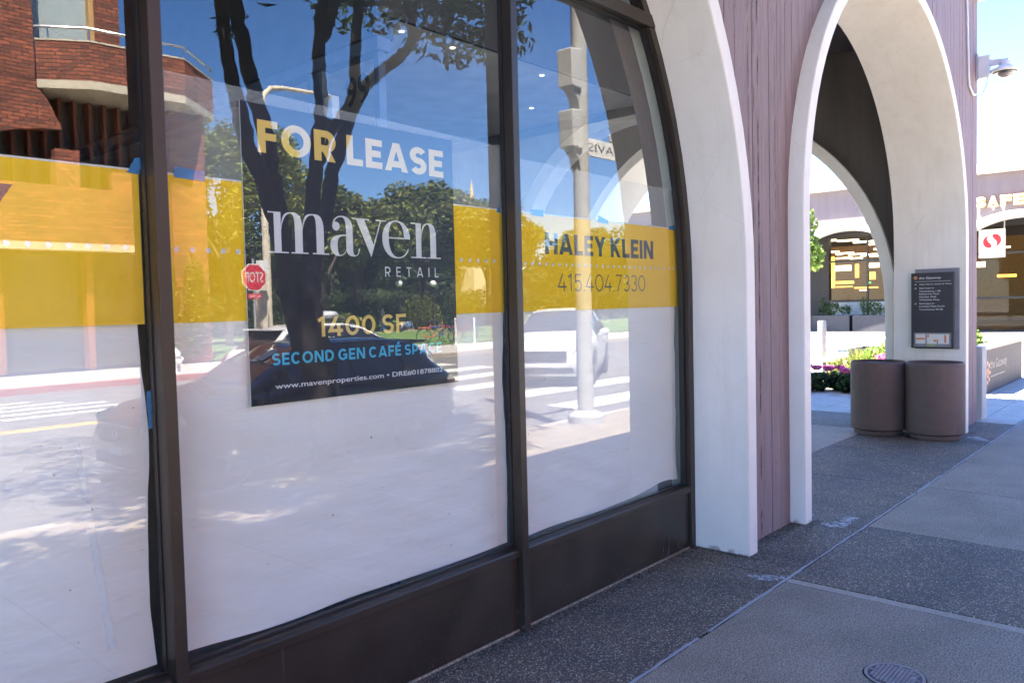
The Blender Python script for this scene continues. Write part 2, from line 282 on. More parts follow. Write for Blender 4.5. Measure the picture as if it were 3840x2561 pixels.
DKSIGN = simple('charcoal_sign', (.032, .032, .038), .45, 0, .05)
BIN = simple('brown_aggregate_bin', (.115, .08, .07), .8, 0, .08, 14, .12, 220)
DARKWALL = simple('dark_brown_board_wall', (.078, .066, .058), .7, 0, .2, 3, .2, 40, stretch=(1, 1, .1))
# ------------------------------------------------------------------ mesh helpers
def link(o, parent=None):
    COL.objects.link(o)
    if parent is not None: o.parent = parent
    return o
def tag(o, label=None, cat=None, group=None, kind=None):
    if label: o['label'] = label
    if cat: o['category'] = cat
    if group: o['group'] = group
    if kind: o['kind'] = kind
    return o
def thing(name, label, cat, loc=(0, 0, 0), rz=0, group=None):
    o = bpy.data.objects.new(name, None); o.empty_display_size = .1; o.location = loc; o.rotation_euler = (0, 0, rz); link(o)
    return tag(o, label, cat, group)
class MB:
    def __init__(s): s.v = []; s.f = []; s.m = []
    def face(s, pts, mi=0):
        k = len(s.v); s.v += [tuple(p) for p in pts]; s.f.append(tuple(range(k, k+len(pts)))); s.m.append(mi)
    def box(s, x0, x1, y0, y1, z0, z1, mi=0):
        k = len(s.v)
        s.v += [(x, y, z) for z in (z0, z1) for x, y in ((x0, y0), (x1, y0), (x1, y1), (x0, y1))]
        for q in ((3, 2, 1, 0), (4, 5, 6, 7), (0, 1, 5, 4), (1, 2, 6, 5), (2, 3, 7, 6), (3, 0, 4, 7)): s.f.append(tuple(k+i for i in q)); s.m.append(mi)
        return s
    def prism(s, poly, f0, f1, mi=0):
        """poly: list of 2-D points, f0/f1: map (u,v) to the two end faces"""
        n = len(poly); k = len(s.v); s.v += [f0(*p) for p in poly] + [f1(*p) for p in poly]
        s.f.append(tuple(range(k+n-1, k-1, -1))); s.m.append(mi); s.f.append(tuple(range(k+n, k+2*n))); s.m.append(mi)
        for i in range(n):
            j = (i+1) % n; s.f.append((k+i, k+j, k+n+j, k+n+i)); s.m.append(mi)
        return s
    def tube(s, pts, rad, n=10, cap=True, mi=0):
        pts = [Vector(p) for p in pts]; rad = rad if isinstance(rad, (list, tuple)) else [rad]*len(pts)
        k = len(s.v); a = None
        for i, p in enumerate(pts):
            d = (pts[min(i+1, len(pts)-1)] - pts[max(i-1, 0)])
            d = d.normalized() if d.length > 1e-9 else Vector((0, 0, 1))
            if a is None: a = d.orthogonal().normalized()
            a = (a - d*a.dot(d)); a = a.normalized() if a.length > 1e-6 else d.orthogonal().normalized()
            b = d.cross(a)
            for j in range(n):
                t = 2*math.pi*j/n; q = p + (a*math.cos(t) + b*math.sin(t))*rad[i]; s.v.append(tuple(q))
        for i in range(len(pts)-1):
            for j in range(n):
                j2 = (j+1) % n; s.f.append((k+i*n+j, k+i*n+j2, k+(i+1)*n+j2, k+(i+1)*n+j)); s.m.append(mi)
        if cap:
            s.f.append(tuple(k+j for j in range(n-1, -1, -1))); s.m.append(mi)
            e = k+(len(pts)-1)*n; s.f.append(tuple(e+j for j in range(n))); s.m.append(mi)
        return s
    def lathe(s, prof, c=(0, 0, 0), n=24, axis='z', mi=0):
        k = len(s.v)
        for r, h in prof:
            for j in range(n):
                t = 2*math.pi*j/n; a, b = r*math.cos(t), r*math.sin(t)
                p = {'z': (a, b, h), 'y': (a, h, b), 'x': (h, a, b)}[axis]
                s.v.append((c[0]+p[0], c[1]+p[1], c[2]+p[2]))
        for i in range(len(prof)-1):
            for j in range(n):
                j2 = (j+1) % n; s.f.append((k+i*n+j, k+i*n+j2, k+(i+1)*n+j2, k+(i+1)*n+j)); s.m.append(mi)
        if prof[0][0] > 1e-6: s.f.append(tuple(k+j for j in range(n))); s.m.append(mi)
        if prof[-1][0] > 1e-6: s.f.append(tuple(k+(len(prof)-1)*n+j for j in range(n))); s.m.append(mi)
        return s
    def sphere(s, c, r, n=12, m=8, sq=(1, 1, 1), mi=0):
        prof = [(max(1e-5, r*math.sin(math.pi*i/m)), -r*math.cos(math.pi*i/m)) for i in range(m+1)]
        k = len(s.v); s.lathe(prof, (0, 0, 0), n, 'z', mi)
        for i in range(k, len(s.v)): v = s.v[i]; s.v[i] = (c[0]+v[0]*sq[0], c[1]+v[1]*sq[1], c[2]+v[2]*sq[2])
        return s
    def build(s, name, mat, parent=None, smooth=False, bevel=0, recalc=True, angle=35):
        me = bpy.data.meshes.new(name); me.from_pydata(s.v, [], s.f)
        mats = mat if isinstance(mat, (list, tuple)) else [mat]
        for m in mats: me.materials.append(m)
        if len(mats) > 1: me.polygons.foreach_set('material_index', s.m)
        if recalc:
            bm = bmesh.new(); bm.from_mesh(me); bmesh.ops.recalc_face_normals(bm, faces=bm.faces); bm.to_mesh(me); bm.free()
        if smooth:
            me.polygons.foreach_set('use_smooth', [True]*len(me.polygons))
            try: me.set_sharp_from_angle(angle=R(angle))
            except Exception: pass
        o = bpy.data.objects.new(name, me); link(o, parent)
        if bevel:
            b = o.modifiers.new('bevel', 'BEVEL'); b.width = bevel; b.segments = 2; b.limit_method = 'ANGLE'; b.angle_limit = R(40)
        return o
def copy_tree(o, parent=None):
    c = o.copy(); COL.objects.link(c); c.parent = parent
    for ch in list(o.children): copy_tree(ch, c)
    return c
PY = lambda y: (lambda u, v: (u, y, v))          # wall plane facing the street: u = x, v = z
def text(name, s, box, fmap, mat, parent=None, bold=0, label=None, keep=False):
    """flat lettering fitted into box=(u0,v0,u1,v1), placed by fmap(u,v)"""
    cu = bpy.data.curves.new(name+'_c', 'FONT'); cu.body = s; cu.size = 1; cu.offset = bold; cu.resolution_u = 4
    t = bpy.data.objects.new(name+'_t', cu); COL.objects.link(t)
    dg = bpy.context.evaluated_depsgraph_get(); me = bpy.data.meshes.new_from_object(t.evaluated_get(dg))
    bpy.data.objects.remove(t); bpy.data.curves.remove(cu)
    vs_ = [v.co.copy() for v in me.vertices]
    x0, x1 = min(v.x for v in vs_), max(v.x for v in vs_); y0, y1 = min(v.y for v in vs_), max(v.y for v in vs_)
    u0, v0, u1, v1 = box; sx = (u1-u0)/(x1-x0); sy = sx if keep else (v1-v0)/(y1-y0)
    for v, c in zip(me.vertices, vs_): v.co = fmap(u0+(c.x-x0)*sx, v0+(c.y-y0)*sy)
    me.materials.clear(); me.materials.append(mat); me.name = name
    o = bpy.data.objects.new(name, me); link(o, parent)
    if label: o['label'] = label
    return o
def disc(mb, u, v, r, fmap, n=14):
    mb.face([fmap(u+r*math.cos(2*math.pi*i/n), v+r*math.sin(2*math.pi*i/n)) for i in range(n)])

# ------------------------------------------------------------------ monoline sans capitals drawn from strokes
def arc(cx, cy, rx, ry, a0, a1, n=18): return [(cx+rx*math.cos(R(a0+(a1-a0)*i/n)), cy+ry*math.sin(R(a0+(a1-a0)*i/n))) for i in range(n+1)]
GW = dict(A=.86, C=.80, D=.78, E=.60, F=.58, G=.84, H=.76, I=.0, K=.76, L=.56, N=.79, O=.90, P=.66, R=.70, S=.66, T=.64, Y=.78, W=1.1, V=.8)
GW.update({'0': .74, '1': .40, '3': .63, '4': .70, '5': .64, '7': .62, '.': .0, ' ': .26, '\u00c9': .60})
def sglyph(c, w, t):
    h = t/2; r = w-h; m = w/2
    if c in 'O0': return [arc(m, .5, m-h, .5-h, 90, 450, 36)]
    if c == 'C': return [arc(m, .5, m-h, .5-h, 42, 318, 28)]
    if c == 'G': return [arc(m, .5, m-h, .5-h, 42, 318, 28)+[(w-h-.02, .22), (w-h-.02, .47), (m*1.08, .47)]]
    ru = (1-t)/4
    if c == 'S': return [arc(m, 1-h-ru, m-h, ru, 28, 270, 20)+arc(m, h+ru, m-h, ru, 90, -152, 20)[1:]]
    if c == '3': return [arc(m*.95, 1-h-ru, m*.9-h, ru, 150, -90, 18), arc(m, h+ru, m-h, ru, 90, -150, 18)]
    if c == '5': return [[(w*.88, 1-h), (w*.18, 1-h), (w*.13, .53)]+arc(m*.96, .33, m-h, .33-h, 128, -145, 20)]
    if c == '4': return [[(w*.60, 1.05), (h*.6, .27), (w, .27)], [(w*.70, 0), (w*.70, .62 if t > .1 else .55)]]
    if c == '1': return [[(w*.62, 0), (w*.62, 1)], [(w*.62, .98-h*.6), (0, .80-h*.2)]]
    if c == '7': return [[(0, 1-h), (w-h*1.2, 1-h), (w*.25, -.05)]]
    if c == 'D': return [[(h, h), (h, 1-h)], [(h, 1-h), (w*.42, 1-h)]+arc(w*.42, .5, w*.58-h, .5-h, 90, -90, 20)+[(h, h)]]
    if c in 'PR':
        zb = .36 if c == 'P' else .41; rr = (1-h-zb)/2
        o = [[(h, 0), (h, 1)], [(h, 1-h), (w*.55, 1-h)]+arc(w*.55, zb+rr, w*.45-h, rr, 90, -90, 14)+[(h, zb)]]
        return o+([[(w*.46, zb+.04), (w*.86, -.08)]] if c == 'R' else [])
    if c in 'EF\u00c9':
        o = [[(h, 0), (h, 1)], [(h, 1-h), (w, 1-h)], [(h, .5), (w*.92, .5)]]+([[(h, h), (w, h)]] if c != 'F' else [])
        return o+([[(w*.40, 1.08), (w*.72, 1.26)]] if c == '\u00c9' else [])
    if c == 'L': return [[(h, 1), (h, h), (w, h)]]
    if c == 'H': return [[(h, 0), (h, 1)], [(r, 0), (r, 1)], [(h, .5), (r, .5)]]
    if c == 'I': return [[(m, 0), (m, 1)]]
    if c == 'T': return [[(0, 1-h), (w, 1-h)], [(m, 0), (m, 1-h)]]
    if c == 'N': return [[(h, 0), (h, 1)], [(r, 0), (r, 1)], [(h*.9, 1.06), (r+h*.1, -.06)]]
    if c == 'A': return [[(h*.75, -.08), (m, 1.12-t*.3), (w-h*.75, -.08)], [(w*.2, .25), (w*.8, .25)]]
    if c == 'Y': return [[(h*.7, 1.08), (m, .42), (w-h*.7, 1.08)], [(m, 0), (m, .46)]]
    if c == 'K': return [[(h, 0), (h, 1)], [(h, .33), (w*.90-h*.4, 1.08)], [(w*.40, .55), (w-h*.9, -.08)]]
    if c == '.': return [[(m, 0), (m, t*1.15)]]
    return []
def clipz(poly, z, keep_below):
    out = []
    for i, p in enumerate(poly):
        q = poly[(i+1) % len(poly)]; a = (p[1] <= z) == keep_below or p[1] == z; b = (q[1] <= z) == keep_below or q[1] == z
        if a: out.append(p)
        if a != b: t = (z-p[1])/(q[1]-p[1]); out.append((p[0]+(q[0]-p[0])*t, z))
    return out
def stroke_text(name, s, box, y, mat, parent, t, track=.13, label=None):
    """bold or light capitals fitted to box=(x0,z0,x1,z1) on the plane y"""
    u0, v0, u1, v1 = box; H_ = v1-v0; adv = 0; G_ = []
    for c in s:
        w_ = GW[c] if c not in 'I.' else t
        if c == '.': w_ = t*1.15
        G_.append((c, adv, w_)); adv += w_+(track if c != ' ' else 0)
    tot = adv-track; sx = (u1-u0)/tot; k = 0; mb = MB()
    for c, ax, w_ in G_:
        for pl_ in sglyph(c, w_, t):
            k += 1; n = len(pl_); L_, R_ = [], []
            closed = math.hypot(pl_[0][0]-pl_[-1][0], pl_[0][1]-pl_[-1][1]) < 1e-6
            for i, p in enumerate(pl_):
                a = pl_[i-1] if i > 0 else (pl_[-2] if closed else None); b = pl_[i+1] if i < n-1 else (pl_[1] if closed else None)
                d0 = Vector((p[0]-a[0], p[1]-a[1])).normalized() if a else None; d1 = Vector((b[0]-p[0], b[1]-p[1])).normalized() if b else None
                d0 = d0 or d1; d1 = d1 or d0; n0 = Vector((-d0.y, d0.x)); n1 = Vector((-d1.y, d1.x)); mm = n0+n1
                mm = mm.normalized() if mm.length > 1e-6 else n0; sc__ = min(3.0, 1/max(.2, mm.dot(n0)))
                o = mm*(t/2*sc__); L_.append((p[0]+o.x, p[1]+o.y)); R_.append((p[0]-o.x, p[1]-o.y))
            yy = y-.00003*(k % 7)
            for i in range(n-1):
                q = [L_[i], L_[i+1], R_[i+1], R_[i]]
                if max(p[1] for p in q) < 1.05 or min(p[1] for p in q) < .9:
                    if not (c == '\u00c9' and max(p[1] for p in q) > 1.2): q = clipz(clipz(q, 1.0, True), 0.0, False)
                if len(q) > 2: mb.face([(u0+(ax+p[0])*sx, yy, v0+p[1]*H_) for p in q])
    o = mb.build(name, mat, parent, recalc=False)
    return o

# ------------------------------------------------------------------ ground: setting
KERB = -1.42; FARKERB = -15.2; RZ = -.17
g = tag(MB().box(-400, 500, -400, 400, -.9, -.35).build('ground', PLAZA), kind='structure')
tag(MB().box(-60, 90, FARKERB, KERB-.15, -.3, RZ).build('road', ROAD), kind='structure')
sw = tag(MB().box(-30, 60, KERB-.002, 2.9, -.3, -.045).build('sidewalk', CONC_L), kind='structure')
kb = MB(); x = -24
ks = tag(MB().box(-24, 40, KERB-.148, KERB-.004, -.3, -.02).build('kerb', CONC_L), kind='structure')
while x < 40:
    MB().box(x, x+1.99, KERB-.16, KERB-.003, -.28, -.003).build('kerb_stone', CONC_L, ks, bevel=.012); x += 2
def slab(x0, x1, y0, y1, mat, dz=0, par=None, name='paving_slab', g_=.004):
    return MB().box(x0+g_, x1-g_, y0+g_, y1-g_, -.05, dz).build(name, mat, par or sw, bevel=.004)
JY = 1.842
SEAL = mat_patch('pale_sealant', (.34, .35, .37), .20, .36); SMEAR = mat_patch('cement_smear', (.42, .42, .43))
# strip along the building: exposed aggregate
slab(-8, -1.4, JY, 2.75, AGG); slab(-1.4, 1.5, JY, 2.75, AGG); slab(1.5, 4.40, JY, 2.75, AGG); slab(4.40, 5.66, JY, 2.75, AGG)
slab(5.66, 7.2, JY, 3.15, AGG2); slab(7.2, 8.7, JY, 3.15, AGG2); slab(8.7, 10.02, JY, 3.15, AGG2); slab(10.02, 11.3, JY, 8.6, AGG2)
# walkway slabs
for a, b_, m_ in ((-8, -6, CONC), (-6, -4.5, CONC), (-4.5, -3, CONC), (-3, -1.5, CONC), (-1.5, 0, CONC), (0, 1.4, CONC), (1.4, 2.79, CONC), (2.79, 4.325, CONC), (4.325, 4.405, CONC_L), (4.405, 5.735, AGG2),
                  (5.735, 7.22, CONC), (7.22, 8.7, CONC), (8.7, 10.2, CONC), (10.2, 11.7, CONC), (11.7, 13.2, CONC), (13.2, 14.7, CONC), (14.7, 16.2, CONC), (16.2, 17.7, CONC), (17.7, 19.2, CONC)):
    slab(a, b_, KERB, JY-.008, m_)
# pale sealant in the long joint, broken here and there
xx = -3.0
while xx < 12:
    L_ = random.uniform(.25, .9); w = random.uniform(.007, .011)
    m = MB(); n_ = 8; t = [xx+L_*i/n_ for i in range(n_+1)]
    up_ = [(q, JY-.004+w*random.uniform(.5, 1.3), .002) for q in t]; dn = [(q, JY-.004-w*random.uniform(.5, 1.3), .002) for q in t]
    m.face(up_ + dn[::-1]); m.build('joint_sealant', SEAL, sw); xx += L_ + random.choice([0, 0, .02, .1])
def blotch(name, pts, z, mat, par, jag=.012):
    m = MB(); out = []
    for i, p in enumerate(pts):
        q = pts[(i+1) % len(pts)]
        for k in range(5): t = k/5; out.append((p[0]+(q[0]-p[0])*t+random.uniform(-jag, jag), p[1]+(q[1]-p[1])*t+random.uniform(-jag, jag), z))
    m.face(out); return m.build(name, mat, par)
blotch('cement_patch', [(5.59, 2.11), (5.55, 2.03), (5.60, 1.95), (5.92, 1.94), (5.91, 2.04), (5.74, 2.03)], .004, SMEAR, sw)
blotch('cement_patch', [(9.98, 2.13), (9.88, 2.02), (9.8, 1.88), (9.95, 1.9), (10.1, 2.05)], .004, SMEAR, sw)
blotch('cement_patch', [(4.30, 2.05), (4.24, 2.0), (4.30, 1.86), (4.40, 1.85), (4.37, 1.95)], .004, SMEAR, sw, .02)
# passage floor and courtyard
pf = tag(MB().box(4.9, 11.3, 2.9, 40, -.3, -.055).build('passage_floor', CONC_L), kind='structure')
for i in range(3):
    for j in range(3): slab(5.0+i*1.675, 5.0+(i+1)*1.675, 3.16+j*1.8, 3.16+(j+1)*1.8, CONC_L, -.002, pf)
pz = tag(MB().box(11.3, 60, 1.9, 60, -.3, -.05).build('plaza', PLAZA), kind='structure')
for i in range(12):
    for j in range(9):
        if 11.3+i*.62 < 18.5: slab(11.3+i*.62, 11.3+(i+1)*.62, 1.86+j*.41+(.0), 1.86+(j+1)*.41, CONC_P, -.003+random.uniform(-.001, .001), pz, 'paver')
tag(MB().box(19.2, 60, KERB, 1.9, -.3, -.004).build('pavement', CONC_P), kind='structure')
# far side of the street
far = tag(MB().box(-60, 90, -19.6, FARKERB-.16, -.3, -.02).build('far_sidewalk', PLAZA), kind='structure')
REDK = simple('red_kerb_paint', (.30, .07, .06), .7, 0, .15)
fk = tag(MB().box(-30, 90, FARKERB-.15, FARKERB, -.3, -.03).build('far_kerb', CONC_L), kind='structure')
x = -4.0
while x < 40:
    MB().box(x, x+1.99, FARKERB-.158, FARKERB+.006, -.28, -.012).build('kerb_stone', REDK if x < 11 else CONC_L, fk, bevel=.012); x += 2
RPAINT = simple('road_paint_white', (.50, .50, .48), .7, 0, .1, 12); YPAINT = simple('road_paint_yellow', (.70, .42, .06), .7, 0, .1, 12)
rd = bpy.data.objects['road']
for y0, x0 in ((-3.6, 10.75), (-5.5, 11.6), (-7.4, 11.9), (-9.3, 12.2), (-11.2, 12.5), (-13.1, 12.8)):
    m = MB(); m.face([(x0, y0, RZ+.004), (x0+4.4, y0, RZ+.004), (x0+4.3, y0+.8, RZ+.004), (x0-.1, y0+.8, RZ+.004)]); m.build('crosswalk_stripe', RPAINT, rd)
for a in (-8.62, -8.82):
    m = MB(); m.box(-20, 9.6, a, a+.1, RZ, RZ+.004); m.build('centre_line', YPAINT, rd)
# painted lane letters across the far lane (seen edge-on in the glass)
for k, (a, b_) in enumerate(((2.2, 5.6), (2.6, 6.0), (3.1, 6.6), (3.6, 7.2), (4.3, 6.8))):
    m = MB(); m.box(a, b_, -13.4+k*.72, -13.15+k*.72, RZ, RZ+.004); m.build('road_lettering', RPAINT, rd)
GRASS = simple('lawn_green', (.09, .16, .035), .9, 0, .35, 5, .6, 30)
tag(MB().box(13.1, 140, -120, -19.7, -.3, .05).build('lawn', GRASS), kind='structure')
tag(MB().box(13, 140, -36, -35.2, -.3, .054).build('park_path', CONC_L), kind='structure')
# ------------------------------------------------------------------ the arcade building
GY = 2.610                                                  # street face of the window glass
bld = thing('arcade_building', 'pink board-formed concrete building with white rimmed arches and shop window', 'building', (0, 0, 0))
A1 = dict(c=1.915, a=2.70, b=2.85, z0=1.72); A2 = dict(c=7.935, a=2.305, b=2.22, z0=2.2); A3 = dict(c=5.52, a=2.40, b=2.60, z0=1.45)
def arch_path(A, d=0, n=40):
    """legs and arch as (u, z) points, grown outward by d"""
    a, b = A['a']+d, A['b']+d; p = [(A['c']-a, 0)]
    p += [(A['c']-a*math.cos(math.pi*i/n), A['z0']+b*math.sin(math.pi*i/n)) for i in range(n+1)]
    return p + [(A['c']+a, 0)]
def arch_z(A, u, d=0):
    """height of the opening (grown by d) at u, 0 outside"""
    a, b = A['a']+d, A['b']+d; t = (u-A['c'])/a
    return A['z0']+b*math.sqrt(1-t*t) if abs(t) < 1 else 0
def rim(name, A, t, f0, f1, mat, parent, n=40):
    i_, o_ = arch_path(A, 0, n), arch_path(A, t, n); m = MB()
    for k in range(len(i_)-1):
        p, q, r, s = i_[k], i_[k+1], o_[k+1], o_[k]
        m.face([f0(*p), f0(*q), f0(*r), f0(*s)]); m.face([f1(*s), f1(*r), f1(*q), f1(*p)])
        m.face([f0(*q), f0(*p), f1(*p), f1(*q)]); m.face([f0(*s), f0(*r), f1(*r), f1(*s)])
    for k in (0, len(i_)-1): m.face([f0(*i_[k]), f0(*o_[k]), f1(*o_[k]), f1(*i_[k])])
    me = m.build(name, mat, parent, recalc=False)
    bm = bmesh.new(); bm.from_mesh(me.data); bmesh.ops.remove_doubles(bm, verts=bm.verts, dist=1e-5); bmesh.ops.recalc_face_normals(bm, faces=bm.faces); bm.to_mesh(me.data); bm.free()
    me.data.polygons.foreach_set('use_smooth', [True]*len(me.data.polygons)); me.data.set_sharp_from_angle(angle=R(35))
    bv = me.modifiers.new('bevel', 'BEVEL'); bv.width = .007; bv.segments = 2; bv.limit_method = 'ANGLE'; bv.angle_limit = R(50)
    return me
TOP = 5.2; RT = .117; XE = 11.32
rim('arch_rim', A1, RT, PY(2.175), PY(2.72), WHITE, bld); rim('arch_rim', A2, RT, PY(2.175), PY(2.95), WHITE, bld)
# solid wall behind the boards
w = MB(); us = sorted(set([-9, -1.0] + [A['c']+(A['a']+RT)*math.cos(math.pi*i/48) for A in (A1, A2) for i in range(49)] + [XE]))
def low(u0, u1):
    um = (u0+u1)/2; return [max(arch_z(A1, u, RT), arch_z(A2, u, RT)) if max(arch_z(A1, um, RT), arch_z(A2, um, RT)) > 0 else 0 for u in (u0+1e-4, u1-1e-4)]
for u0, u1 in zip(us[:-1], us[1:]):
    a, b_ = low(u0, u1)
    w.prism([(u0, a), (u1, b_), (u1, TOP), (u0, TOP)], PY(2.318), PY(2.90))
w.build('wall_core', PINK, bld)
# vertical board-formed faces, each board its own piece
x = -1.0; rb = random.Random(3)
while x < XE-.01:
    bw = rb.choice([.118, .125, .13, .135]); x1 = min(x+bw, XE)
    if XE-x1 < .05: x1 = XE
    g_ = .0025; mid = (x+x1)/2; y0 = 2.287+rb.uniform(-.002, .002)
    def op(u): return max(arch_z(A1, u, RT-.02), arch_z(A2, u, RT-.02))
    poly = []
    if op(x) == 0 and op(x1) == 0: poly = [(x+g_, .0), (x1-g_, .0)]
    else:
        for i in range(5):
            u = x+g_+(x1-x-2*g_)*i/4; poly.append((u, op(u)))
    poly += [(x1-g_, TOP), (x+g_, TOP)]
    MB().prism(poly, PY(y0), PY(2.3175)).build('wall_board', PINK, bld, bevel=.0018)
    x = x1
# ragged form joints where the concrete has spalled along the boards
SPALL = simple('spalled_joint', (.05, .033, .028), .9, 0, .3, 30); rj = random.Random(12)
for xj, zl, zh, wmax in ((4.895, 2.2, 5.19, .006), (4.975, .9, 5.19, .004), (5.035, .02, 5.19, .0095), (5.30, 1.6, 5.19, .004), (5.40, 2.9, 5.19, .003), (10.52, 1.0, 5.19, .006), (10.95, .6, 5.19, .004)):
    z = zl
    while z < zh:
        L_ = rj.uniform(.05, .38); n_ = max(4, int(L_/.018)); pl_, pr_ = [], []
        for i in range(n_+1):
            e_ = math.sin(math.pi*i/n_)**.5 if 0 < i < n_ else 0; zz = min(5.19, z+L_*i/n_)
            pl_.append((xj-wmax*e_*rj.uniform(.15, .8)-.0006, 2.2838, zz)); pr_.append((xj+wmax*e_*rj.uniform(.15, .8)+.0006, 2.2838, zz))
        m = MB(); m.face(pl_+pr_[::-1]); m.build('spalled_joint', SPALL, bld); z += L_+rj.choice([.0, .02, .06, .2])
# east wall of the arcade and its arch, seen from inside the passage
PX = lambda xx: (lambda u, v: (xx, u, v))
rim('arch_rim', A3, .14, PX(10.46), PX(11.40), WHITE, bld)
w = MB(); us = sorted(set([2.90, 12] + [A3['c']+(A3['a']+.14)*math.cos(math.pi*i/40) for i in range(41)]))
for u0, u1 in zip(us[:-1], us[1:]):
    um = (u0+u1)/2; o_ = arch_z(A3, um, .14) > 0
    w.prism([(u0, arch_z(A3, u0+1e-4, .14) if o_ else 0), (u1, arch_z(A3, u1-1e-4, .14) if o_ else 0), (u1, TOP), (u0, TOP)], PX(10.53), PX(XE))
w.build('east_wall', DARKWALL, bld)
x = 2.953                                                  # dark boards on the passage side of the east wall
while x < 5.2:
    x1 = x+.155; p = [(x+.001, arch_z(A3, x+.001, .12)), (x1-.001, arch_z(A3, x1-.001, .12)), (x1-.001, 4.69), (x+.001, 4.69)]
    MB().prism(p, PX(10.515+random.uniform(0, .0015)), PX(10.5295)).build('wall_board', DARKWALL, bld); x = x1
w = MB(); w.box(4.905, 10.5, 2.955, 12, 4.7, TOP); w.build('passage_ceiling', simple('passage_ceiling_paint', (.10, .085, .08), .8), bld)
w = MB(); w.box(-9, XE+.05, 2.2, 12, TOP, TOP+.12); w.build('roof_slab', simple('roof_concrete', (.5, .48, .46), .8), bld)
SHADE_BLOCK = simple('tower_concrete', (.46, .44, .42), .8, 0, .1)
w = MB(); w.box(-16, 10.4, 6.6, 26, TOP+.13, 13.8); w.build('upper_storeys', SHADE_BLOCK, bld)  # unseen block added above the roof to cast shade on street and courtyard
# shop interior
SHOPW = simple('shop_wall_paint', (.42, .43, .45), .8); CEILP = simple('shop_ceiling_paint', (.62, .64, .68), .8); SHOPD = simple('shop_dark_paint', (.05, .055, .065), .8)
w = MB(); w.box(-6, 4.9, 2.93, 11, -.1, .0); w.build('shop_floor', simple('shop_floor_concrete', (.16, .155, .15), .6), bld)
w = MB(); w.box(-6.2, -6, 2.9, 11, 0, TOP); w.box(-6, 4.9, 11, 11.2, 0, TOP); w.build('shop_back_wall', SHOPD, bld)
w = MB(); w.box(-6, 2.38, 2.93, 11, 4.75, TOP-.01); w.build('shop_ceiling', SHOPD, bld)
w = MB(); w.box(2.5, 4.75, 2.93, 11, 2.965, 3.05); w.build('lowered_ceiling', CEILP, bld)
w = MB(); w.box(2.38, 4.79, 2.905, 2.928, 2.955, 4.69); w.build('window_bulkhead', SHOPD, bld)
w = MB(); w.box(2.38, 2.5, 2.93, 11, 2.86, 4.74); w.build('ceiling_fascia', SHOPD, bld)
# east wall of the shop with its own arch to the passage
AS = dict(c=3.10, a=1.08, b=1.15, z0=1.72)
w = MB(); us = sorted(set([2.955, 11] + [u for u in [AS['c']+(AS['a']+.1)*math.cos(math.pi*i/30) for i in range(31)] if u > 2.955]))
for u0, u1 in zip(us[:-1], us[1:]):
    o_ = arch_z(AS, (u0+u1)/2, .1) > 0
    w.prism([(u0, arch_z(AS, u0+1e-4, .1) if o_ else 0), (u1, arch_z(AS, u1-1e-4, .1) if o_ else 0), (u1, 4.7), (u0, 4.7)], PX(4.80), PX(4.9))
w.build('shop_east_wall', SHOPW, bld)
m = MB(); pi_, po_ = arch_path(AS, 0, 30), arch_path(AS, .1, 30)
for k in range(len(pi_)-1):
    if min(pi_[k][0], pi_[k+1][0], po_[k][0]) < 2.96: continue
    m.prism([pi_[k], pi_[k+1], po_[k+1], po_[k]], PX(4.76), PX(4.92))
m.build('shop_arch_rim', WHITE, bld)
BLUEGR = simple('partition_blue_grey', (.10, .13, .20), .5)
for y0, y1 in ((3.40, 3.53), (2.95, 2.985)):
    w = MB(); w.box(2.42, 2.46, y0, y1, 0, 2.86); w.build('partition_post', BLUEGR, bld)
w = MB(); w.box(2.40, 2.48, 2.93, 8, 2.80, 2.859); w.build('partition_head', BLUEGR, bld)
w = MB(); w.box(4.76, 4.795, 2.96, 8, 2.90, 2.963); w.build('wall_trim', BLUEGR, bld)
num = text('street_number', '99', (-3.235, 2.58, -3.045, 2.73), lambda u, v: (2.44, -u, v), P_GREY, bld, .02)
LAMP = emit('downlight_glow', (1, .93, .8), .45)
for lx, ly in ((2.65, 3.045), (3.005, 3.05), (3.74, 3.045), (4.3, 3.6)):
    m = MB(); disc(m, lx, ly, .013, lambda u, v: (u, v, 2.962)); m.build('downlight', LAMP, bld)
m = MB(); m.lathe([(.085, 2.9645), (.085, 2.955), (.125, 2.953), (.13, 2.9645)], (2.64, 3.36, 0), 24); m.build('downlight_trim', SIGNW, bld)
m = MB(); m.box(2.405, 2.45, 3.30, 3.37, 2.52, 2.66); ob = m.build('wall_outlet', SIGNW, bld, bevel=.004)
m = MB(); m.tube([(2.42, 3.31, 2.54), (2.42, 3.2, 2.42), (2.42, 3.16, 2.25), (2.42, 3.25, 2.1), (2.42, 3.38, 2.04)], .004, 6); m.build('outlet_cable', BLACK, bld)

# ------------------------------------------------------------------ the arched shop window (part of the building)
def ring_strip(A, d0, d1, y0, y1, zmin, name, mat, parent):
    i_, o_ = arch_path(A, d0, 44), arch_path(A, d1, 44); m = MB()
    for k in range(len(i_)-1):
        m.prism([i_[k], i_[k+1], o_[k+1], o_[k]], PY(y0), PY(y1))
    return m.build(name, mat, parent)
frame = ring_strip(A1, -.058, -.003, 2.545, 2.590, 0, 'window_frame', BRONZE, bld)
ring_strip(A1, -.080, -.056, 2.572, 2.608, 0, 'frame_gasket', BRONZE_D, frame)
KZ = .412
mx = [(-.75, None), (1.196, None), (2.922, None)]
for xa, xb in ((-.62, -.577), (1.152, 1.196), (2.878, 2.922)):
    m = MB(); zt = arch_z(A1, xa, -.05)
    m.box(xa, xb, 2.525, 2.584, 0.002, zt); m.build('mullion', BRONZE, frame, bevel=.003)
    m = MB(); m.box(xa-.004, xb+.004, 2.5845, 2.609, KZ+.002, zt); m.build('mullion_gasket', BRONZE_D, frame)
bays = ((-.58, 1.152), (1.196, 2.878), (2.922, 4.556))
